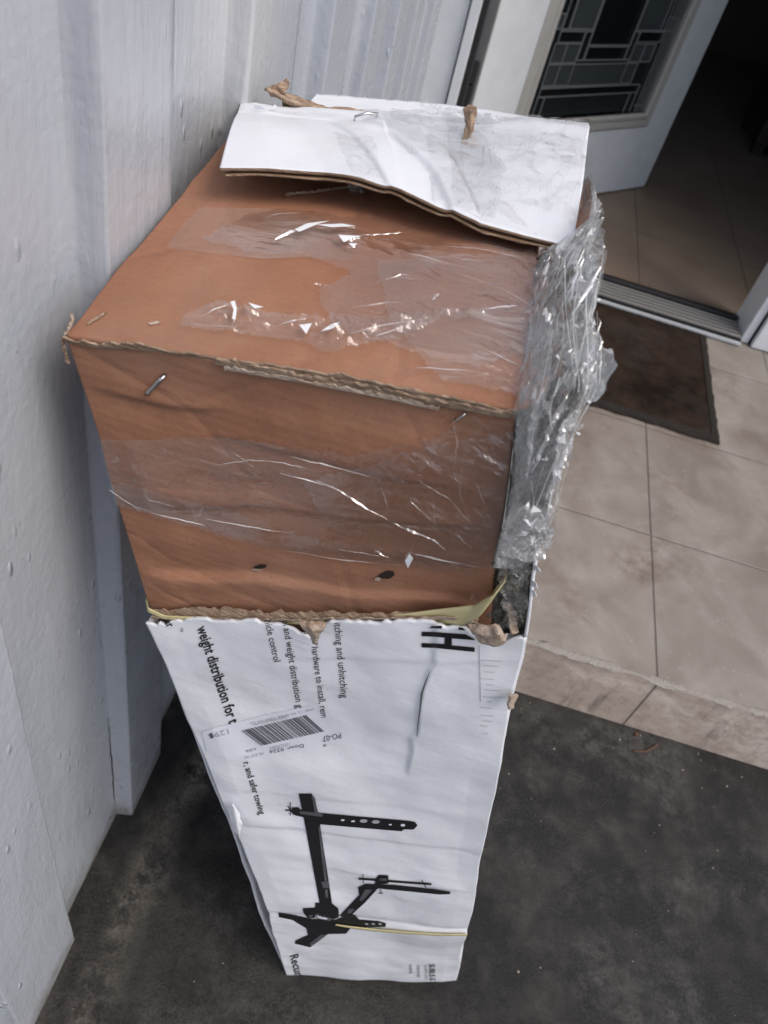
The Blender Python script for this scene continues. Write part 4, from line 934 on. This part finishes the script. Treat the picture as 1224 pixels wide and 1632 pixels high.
# film over the flap
fz_ = mat_film('clear_film_flap', .0, (.5, .52, .55), stretch=(26, 8, 12), rot=(.3, .2, .5), rough=.12, streak=.16, refl=1.2, bd=.0012)
def flapfilm(s0, s1, t0, t1, seed, off, amp, lat, wob=.06, name='flap_film', n_=90, m_=60, tilt=0):
    a, b = np.meshgrid(np.linspace(s0, s1, n_), np.linspace(t0, t1, m_), indexing='ij'); a = a+tilt*(b-t0)
    i = np.clip(a, 0, 1)*(FLAPQ.shape[0]-1); j = np.clip(b, 0, 1)*(FLAPQ.shape[1]-1); i0 = np.clip(i.astype(int), 0, FLAPQ.shape[0]-2); j0 = np.clip(j.astype(int), 0, FLAPQ.shape[1]-2); fi, fj = (i-i0)[..., None], (j-j0)[..., None]
    P = FLAPQ[i0, j0]*(1-fi)*(1-fj)+FLAPQ[i0+1, j0]*fi*(1-fj)+FLAPQ[i0, j0+1]*(1-fi)*fj+FLAPQ[i0+1, j0+1]*fi*fj
    h = np.abs(noise2(a*lat+b*lat*.3, b*lat*.5-a*lat*.2, 1, seed, False))*2+.4*np.abs(noise2(a*lat*2.6, b*lat*1.2+a*9, 1, seed+1, False))*2
    P = P+np.array([0, 0, 1])*(off+amp*h)[..., None]
    e = np.minimum(np.minimum((a-s0-tilt*(b-t0))/(s1-s0), 1-(a-s0-tilt*(b-t0))/(s1-s0)), np.minimum((b-t0)/(t1-t0), (t1-b)/(t1-t0)))
    kp = (e+noise2(a*22, b*9, 1, seed+4)*wob > .005)[:-1, :-1]
    return grid(name, P, fz_, proot, kp, smooth=False)
flapfilm(.66, 1., .02, 1., 401, .002, .004, 16)
flapfilm(.44, .72, .08, .62, 411, .002, .003, 14, .25, tilt=.18)
flapfilm(.60, .80, .35, 1.0, 421, .003, .0035, 14, .3)
flapfilm(.33, .44, .62, 1.0, 431, .003, .005, 30, .1)
flapfilm(.52, .78, 0., .3, 441, .004, .008, 18, .25)
crumple('hanging_film', [(540, 272), (585, 276), (575, 300), (590, 346), (583, 347), (562, 318)], .80, F5, .010, 10, 450, 1.8)
crumple('hanging_film', [(665, 160), (700, 172), (745, 175), (790, 185), (800, 215), (760, 210), (700, 190), (668, 178)], .95, F5, .012, 14, 460, 2)
crumple('hanging_film', [(800, 372), (860, 378), (905, 392), (870, 402), (835, 392)], .74, F4, .014, 9, 470, 1.8)
# little film folds with the highlights put into their milky colour
CRZ = []
MCR = mat_film('film_fold_highlight', .42, (.9, .91, .92), (20, 20, 20), refl=3, rough=.12, streak=.2, bd=.0005)
def crease(surf, pts, w_, up=.004, seed=0):
    t = np.linspace(0, 1, max(6, int(len(pts)*7))); C = arcint(pts, t); C = C+np.stack([noise2(t*14, t*0, 1, seed), noise2(t*14, t*0+5, 1, seed+1)], -1)*2.2
    T = nrm(np.gradient(C, axis=0)); N = np.stack([-T[:, 1], T[:, 0]], -1); W = w_*.8*np.clip(1-np.abs(2*t-1-.4*math.sin(seed)), .02, 1)**.8*np.clip(.9+noise2(t*7, t*0, 1, seed+2, False)*2.2, .15, 2)
    rows = []
    for k, (o_, h_) in enumerate(((-.5, 0), (0.05, 1), (.5, .25))):
        q = C+N*(W*o_)[:, None]; rows.append(surf.at(q[:, 0], q[:, 1], up+.0007*W*h_))
    grid('highlight_crease', np.stack(rows, 1), MCR, proot, smooth=False)
TOPC = [([(440, 393), (470, 378), (500, 368), (525, 366)], 5), ([(505, 373), (535, 370), (566, 372)], 4), ([(540, 390), (558, 393), (577, 388)], 6), ([(552, 405), (568, 402)], 4), ([(590, 385), (645, 379)], 1.6), ([(575, 384), (610, 383), (640, 378)], 1.3),
        ([(376, 494), (377, 510), (374, 524)], 4), ([(396, 497), (420, 505)], 4), ([(443, 528), (462, 522), (488, 517)], 2.4), ([(478, 532), (498, 530)], 8), ([(512, 542), (528, 533), (545, 526)], 4), ([(530, 548), (580, 536), (640, 524), (700, 514), (742, 506)], 1.8),
        ([(760, 505), (790, 500), (822, 497)], 2.6), ([(600, 545), (650, 530), (735, 512)], 1.2), ([(680, 485), (700, 478), (688, 488)], 2.5), ([(500, 462), (512, 464), (505, 470)], 2.5), ([(600, 460), (640, 447), (665, 452)], 1.4), ([(560, 500), (620, 492), (680, 489)], 1.2),
        ([(640, 420), (720, 440), (800, 470), (850, 500)], 1.2), ([(620, 405), (700, 425), (790, 448)], 1.1), ([(690, 540), (760, 560), (840, 600)], 1.1), ([(660, 595), (740, 600), (800, 612)], 1.6), ([(640, 470), (660, 500), (655, 520)], 1.1), ([(560, 430), (600, 450), (690, 455)], 1.1), ([(420, 360), (440, 350), (480, 348)], 1.2),
        ([(320, 515), (350, 500), (372, 492)], 1.1), ([(290, 524), (330, 528), (380, 530)], 1.0), ([(700, 400), (760, 405), (830, 420)], 1.2)]
for k, (p_, w_) in enumerate(TOPC): crease(BT, p_, w_, .006, 500+k*3)
FRC = [([(345, 735), (400, 727), (450, 730), (500, 742)], 1.4), ([(505, 758), (530, 768), (560, 785), (595, 808), (620, 822)], 2.6), ([(618, 822), (650, 836), (690, 852), (712, 870)], 2.8), ([(450, 748), (500, 760), (560, 780)], 1.3), ([(400, 726), (470, 722), (540, 738), (600, 756)], 1.1), ([(655, 790), (680, 815), (700, 830)], 2),
        ([(722, 830), (735, 850), (752, 865)], 2), ([(655, 873), (650, 885), (652, 893)], 7), ([(500, 860), (560, 872), (610, 880)], 1.2), ([(600, 870), (625, 885)], 2.), ([(195, 790), (250, 812), (330, 830)], 1.1), ([(180, 775), (210, 795), (240, 812)], 1.4), ([(230, 760), (240, 790), (280, 800)], 1.2),
        ([(330, 820), (430, 838), (520, 850)], 1.1), ([(700, 740), (690, 790), (700, 850)], 1.1), ([(740, 720), (735, 780), (760, 850)], 1.1), ([(720, 640), (730, 700), (725, 740)], 1.1), ([(610, 770), (620, 800), (612, 840)], 1.3), ([(570, 770), (575, 800), (560, 840)], 1.), ([(640, 870), (700, 885), (780, 900)], 1.6), ([(440, 868), (540, 885), (640, 895)], 1.), ([(760, 760), (775, 800), (770, 850)], 1.4), ([(670, 760), (720, 790), (770, 850)], 1.)]
for k, (p_, w_) in enumerate(FRC): crease(BF, p_, w_, .006, 600+k*3)
crease(CFs, [(694, 1040), (694, 1056)], 2, .001, 700)  # pale sliver painting the highlight at the top of the carton crack
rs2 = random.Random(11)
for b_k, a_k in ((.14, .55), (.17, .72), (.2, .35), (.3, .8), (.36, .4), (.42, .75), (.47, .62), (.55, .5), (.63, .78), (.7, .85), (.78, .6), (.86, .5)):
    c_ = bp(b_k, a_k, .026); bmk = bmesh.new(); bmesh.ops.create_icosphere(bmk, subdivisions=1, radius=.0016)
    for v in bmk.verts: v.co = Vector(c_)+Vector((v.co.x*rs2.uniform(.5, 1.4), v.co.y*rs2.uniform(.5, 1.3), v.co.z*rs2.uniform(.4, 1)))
    mek = bpy.data.meshes.new('glint_blob'); bmk.to_mesh(mek); bmk.free(); link('glint_blob', mek, MSTR, proot)  # pale blobs standing in for glints on the bunched wrap
# staple and nick on the flap
fq = lambda s_, t_: FLAPQ[int(s_*(n_f-1)), int(t_*(m_f-1))]
n_f, m_f = FLAPQ.shape[:2]
a_, b_ = fq(.425, .30)+[0, 0, .003], fq(.485, .235)+[0, 0, .003]
V, F = tube_geo([a_-[0, 0, .006], a_+[0, 0, .002], a_*.5+b_*.5+[0, 0, .004], b_+[0, 0, .002], b_-[0, 0, .006]], .0015, 8); link('staple', mesh('staple', V, F), MSTEEL, wroot, True)
for s_, t_ in ((.085, .25), (.14, .22)):
    q = fq(s_+.06, t_); pl = np.array([q+[random.uniform(-.01, .01), random.uniform(-.004, .004), .002+random.uniform(0, .006)] for _ in range(6)]); me = bpy.data.meshes.new('paper_nick'); bm = bmesh.new()
    for p in pl: bm.verts.new(p)
    bmesh.ops.convex_hull(bm, input=bm.verts); bm.to_mesh(me); bm.free(); link('paper_nick', me, MWC, wroot)

MGLI = plain('white_glint_paint', (.80, .82, .84), .12)  # plain white for painted glints on the wrap
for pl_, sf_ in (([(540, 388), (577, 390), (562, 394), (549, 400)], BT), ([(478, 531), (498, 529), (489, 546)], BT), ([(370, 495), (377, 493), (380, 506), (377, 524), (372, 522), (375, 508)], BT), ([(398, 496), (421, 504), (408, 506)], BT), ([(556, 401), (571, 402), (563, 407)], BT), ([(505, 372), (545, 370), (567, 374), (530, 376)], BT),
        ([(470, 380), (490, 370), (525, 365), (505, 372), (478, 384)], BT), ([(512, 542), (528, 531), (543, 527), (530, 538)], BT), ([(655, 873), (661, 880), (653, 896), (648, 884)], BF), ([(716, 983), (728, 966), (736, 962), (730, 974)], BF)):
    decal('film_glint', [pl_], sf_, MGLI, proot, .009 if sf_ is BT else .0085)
for k in range(34):
    b_k, a_k = rs2.uniform(.15, .92), rs2.uniform(.0, .9); L_b = rs2.uniform(.03, .14); da = rs2.gauss(0, .18); rows = [[], [], []]; wv_ = rs2.uniform(.0012, .0035)
    for i in range(9):
        s_ = i/8; p_ = bp(b_k+L_b*s_, min(max(a_k+da*s_, -.02), 1), .021+.003*math.sin(i*2.1+k)); ww = wv_*(1-abs(2*s_-1))**.7
        for q, (dx, dz) in enumerate(((-1, 0), (0, .6), (1, 0))): rows[q].append(p_+np.array([dx*ww*.8, 0, dz*ww+dx*ww*.5]))
    grid('highlight_crease', np.array(rows).transpose(1, 0, 2), MCR, proot, smooth=False)  # pale slivers, painted highlights along folds of the bundle
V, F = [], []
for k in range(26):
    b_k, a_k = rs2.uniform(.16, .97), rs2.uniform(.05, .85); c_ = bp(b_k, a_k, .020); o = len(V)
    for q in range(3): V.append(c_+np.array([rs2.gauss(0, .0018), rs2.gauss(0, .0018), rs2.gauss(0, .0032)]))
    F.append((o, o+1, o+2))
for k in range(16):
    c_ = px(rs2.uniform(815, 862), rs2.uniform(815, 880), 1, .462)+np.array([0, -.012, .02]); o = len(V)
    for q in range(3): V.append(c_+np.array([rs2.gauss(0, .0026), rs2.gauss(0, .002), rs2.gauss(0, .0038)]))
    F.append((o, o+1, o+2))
o = link('glint_facets', mesh('glint_facets', V, F), MGLI, proot); o['kind'] = 'stuff'  # scattered white triangles, glints painted as colour on the crumpled wrap
# ------------------------------------------------------------------ litter on the concrete
V, F = [], []
rr = random.Random(9)
for _ in range(90):
    x_, y_ = rr.uniform(-.28, 1.5), rr.choice([rr.uniform(.2, 1.15), YR-abs(rr.gauss(0, .05))-.01]); r_ = rr.choice([.0012, .0016, .002, .003]); h_ = r_*.7; o = len(V); k = 5; a0 = rr.uniform(0, 6)
    for i in range(k): V.append((x_+r_*math.cos(a0+i*1.256)*rr.uniform(.6, 1.2), y_+r_*math.sin(a0+i*1.256)*rr.uniform(.6, 1.2), .0002))
    V.append((x_, y_, h_)); F += [(o+i, o+(i+1) % k, o+k) for i in range(k)]
gt = link('grit', mesh('grit', V, F), plain('pale_grit', (.30, .26, .21), .9)); gt['kind'] = 'stuff'; gt['label'] = 'pale grit and crumbs scattered on the dark concrete'; gt['category'] = 'grit'
tw = []
for k, pl in enumerate(([(1010, 1197), (1028, 1198), (1040, 1192), (1048, 1186)], [(1012, 1172), (1016, 1168)])):
    pts = arcint([px(u, v, 2, .004) for u, v in pl], np.linspace(0, 1, 12)); V, F = tube_geo(pts, .0022 if k == 0 else .004, 6)
    o = link('dry_leaf_scrap', mesh('dry_leaf_scrap', V, F), plain('dry_orange_leaf', (.10, .05, .03), .8)); tag(o, ['thin orange curl of dry leaf on the concrete below the step', 'tiny orange leaf crumb against the foot of the step'][k], 'leaf')

# ------------------------------------------------------------------ to metres
for o in list(sc.objects):
    if o.parent is None and o.type in ('MESH', 'EMPTY'):
        o.location = o.location*S; o.scale = (S, S, S)
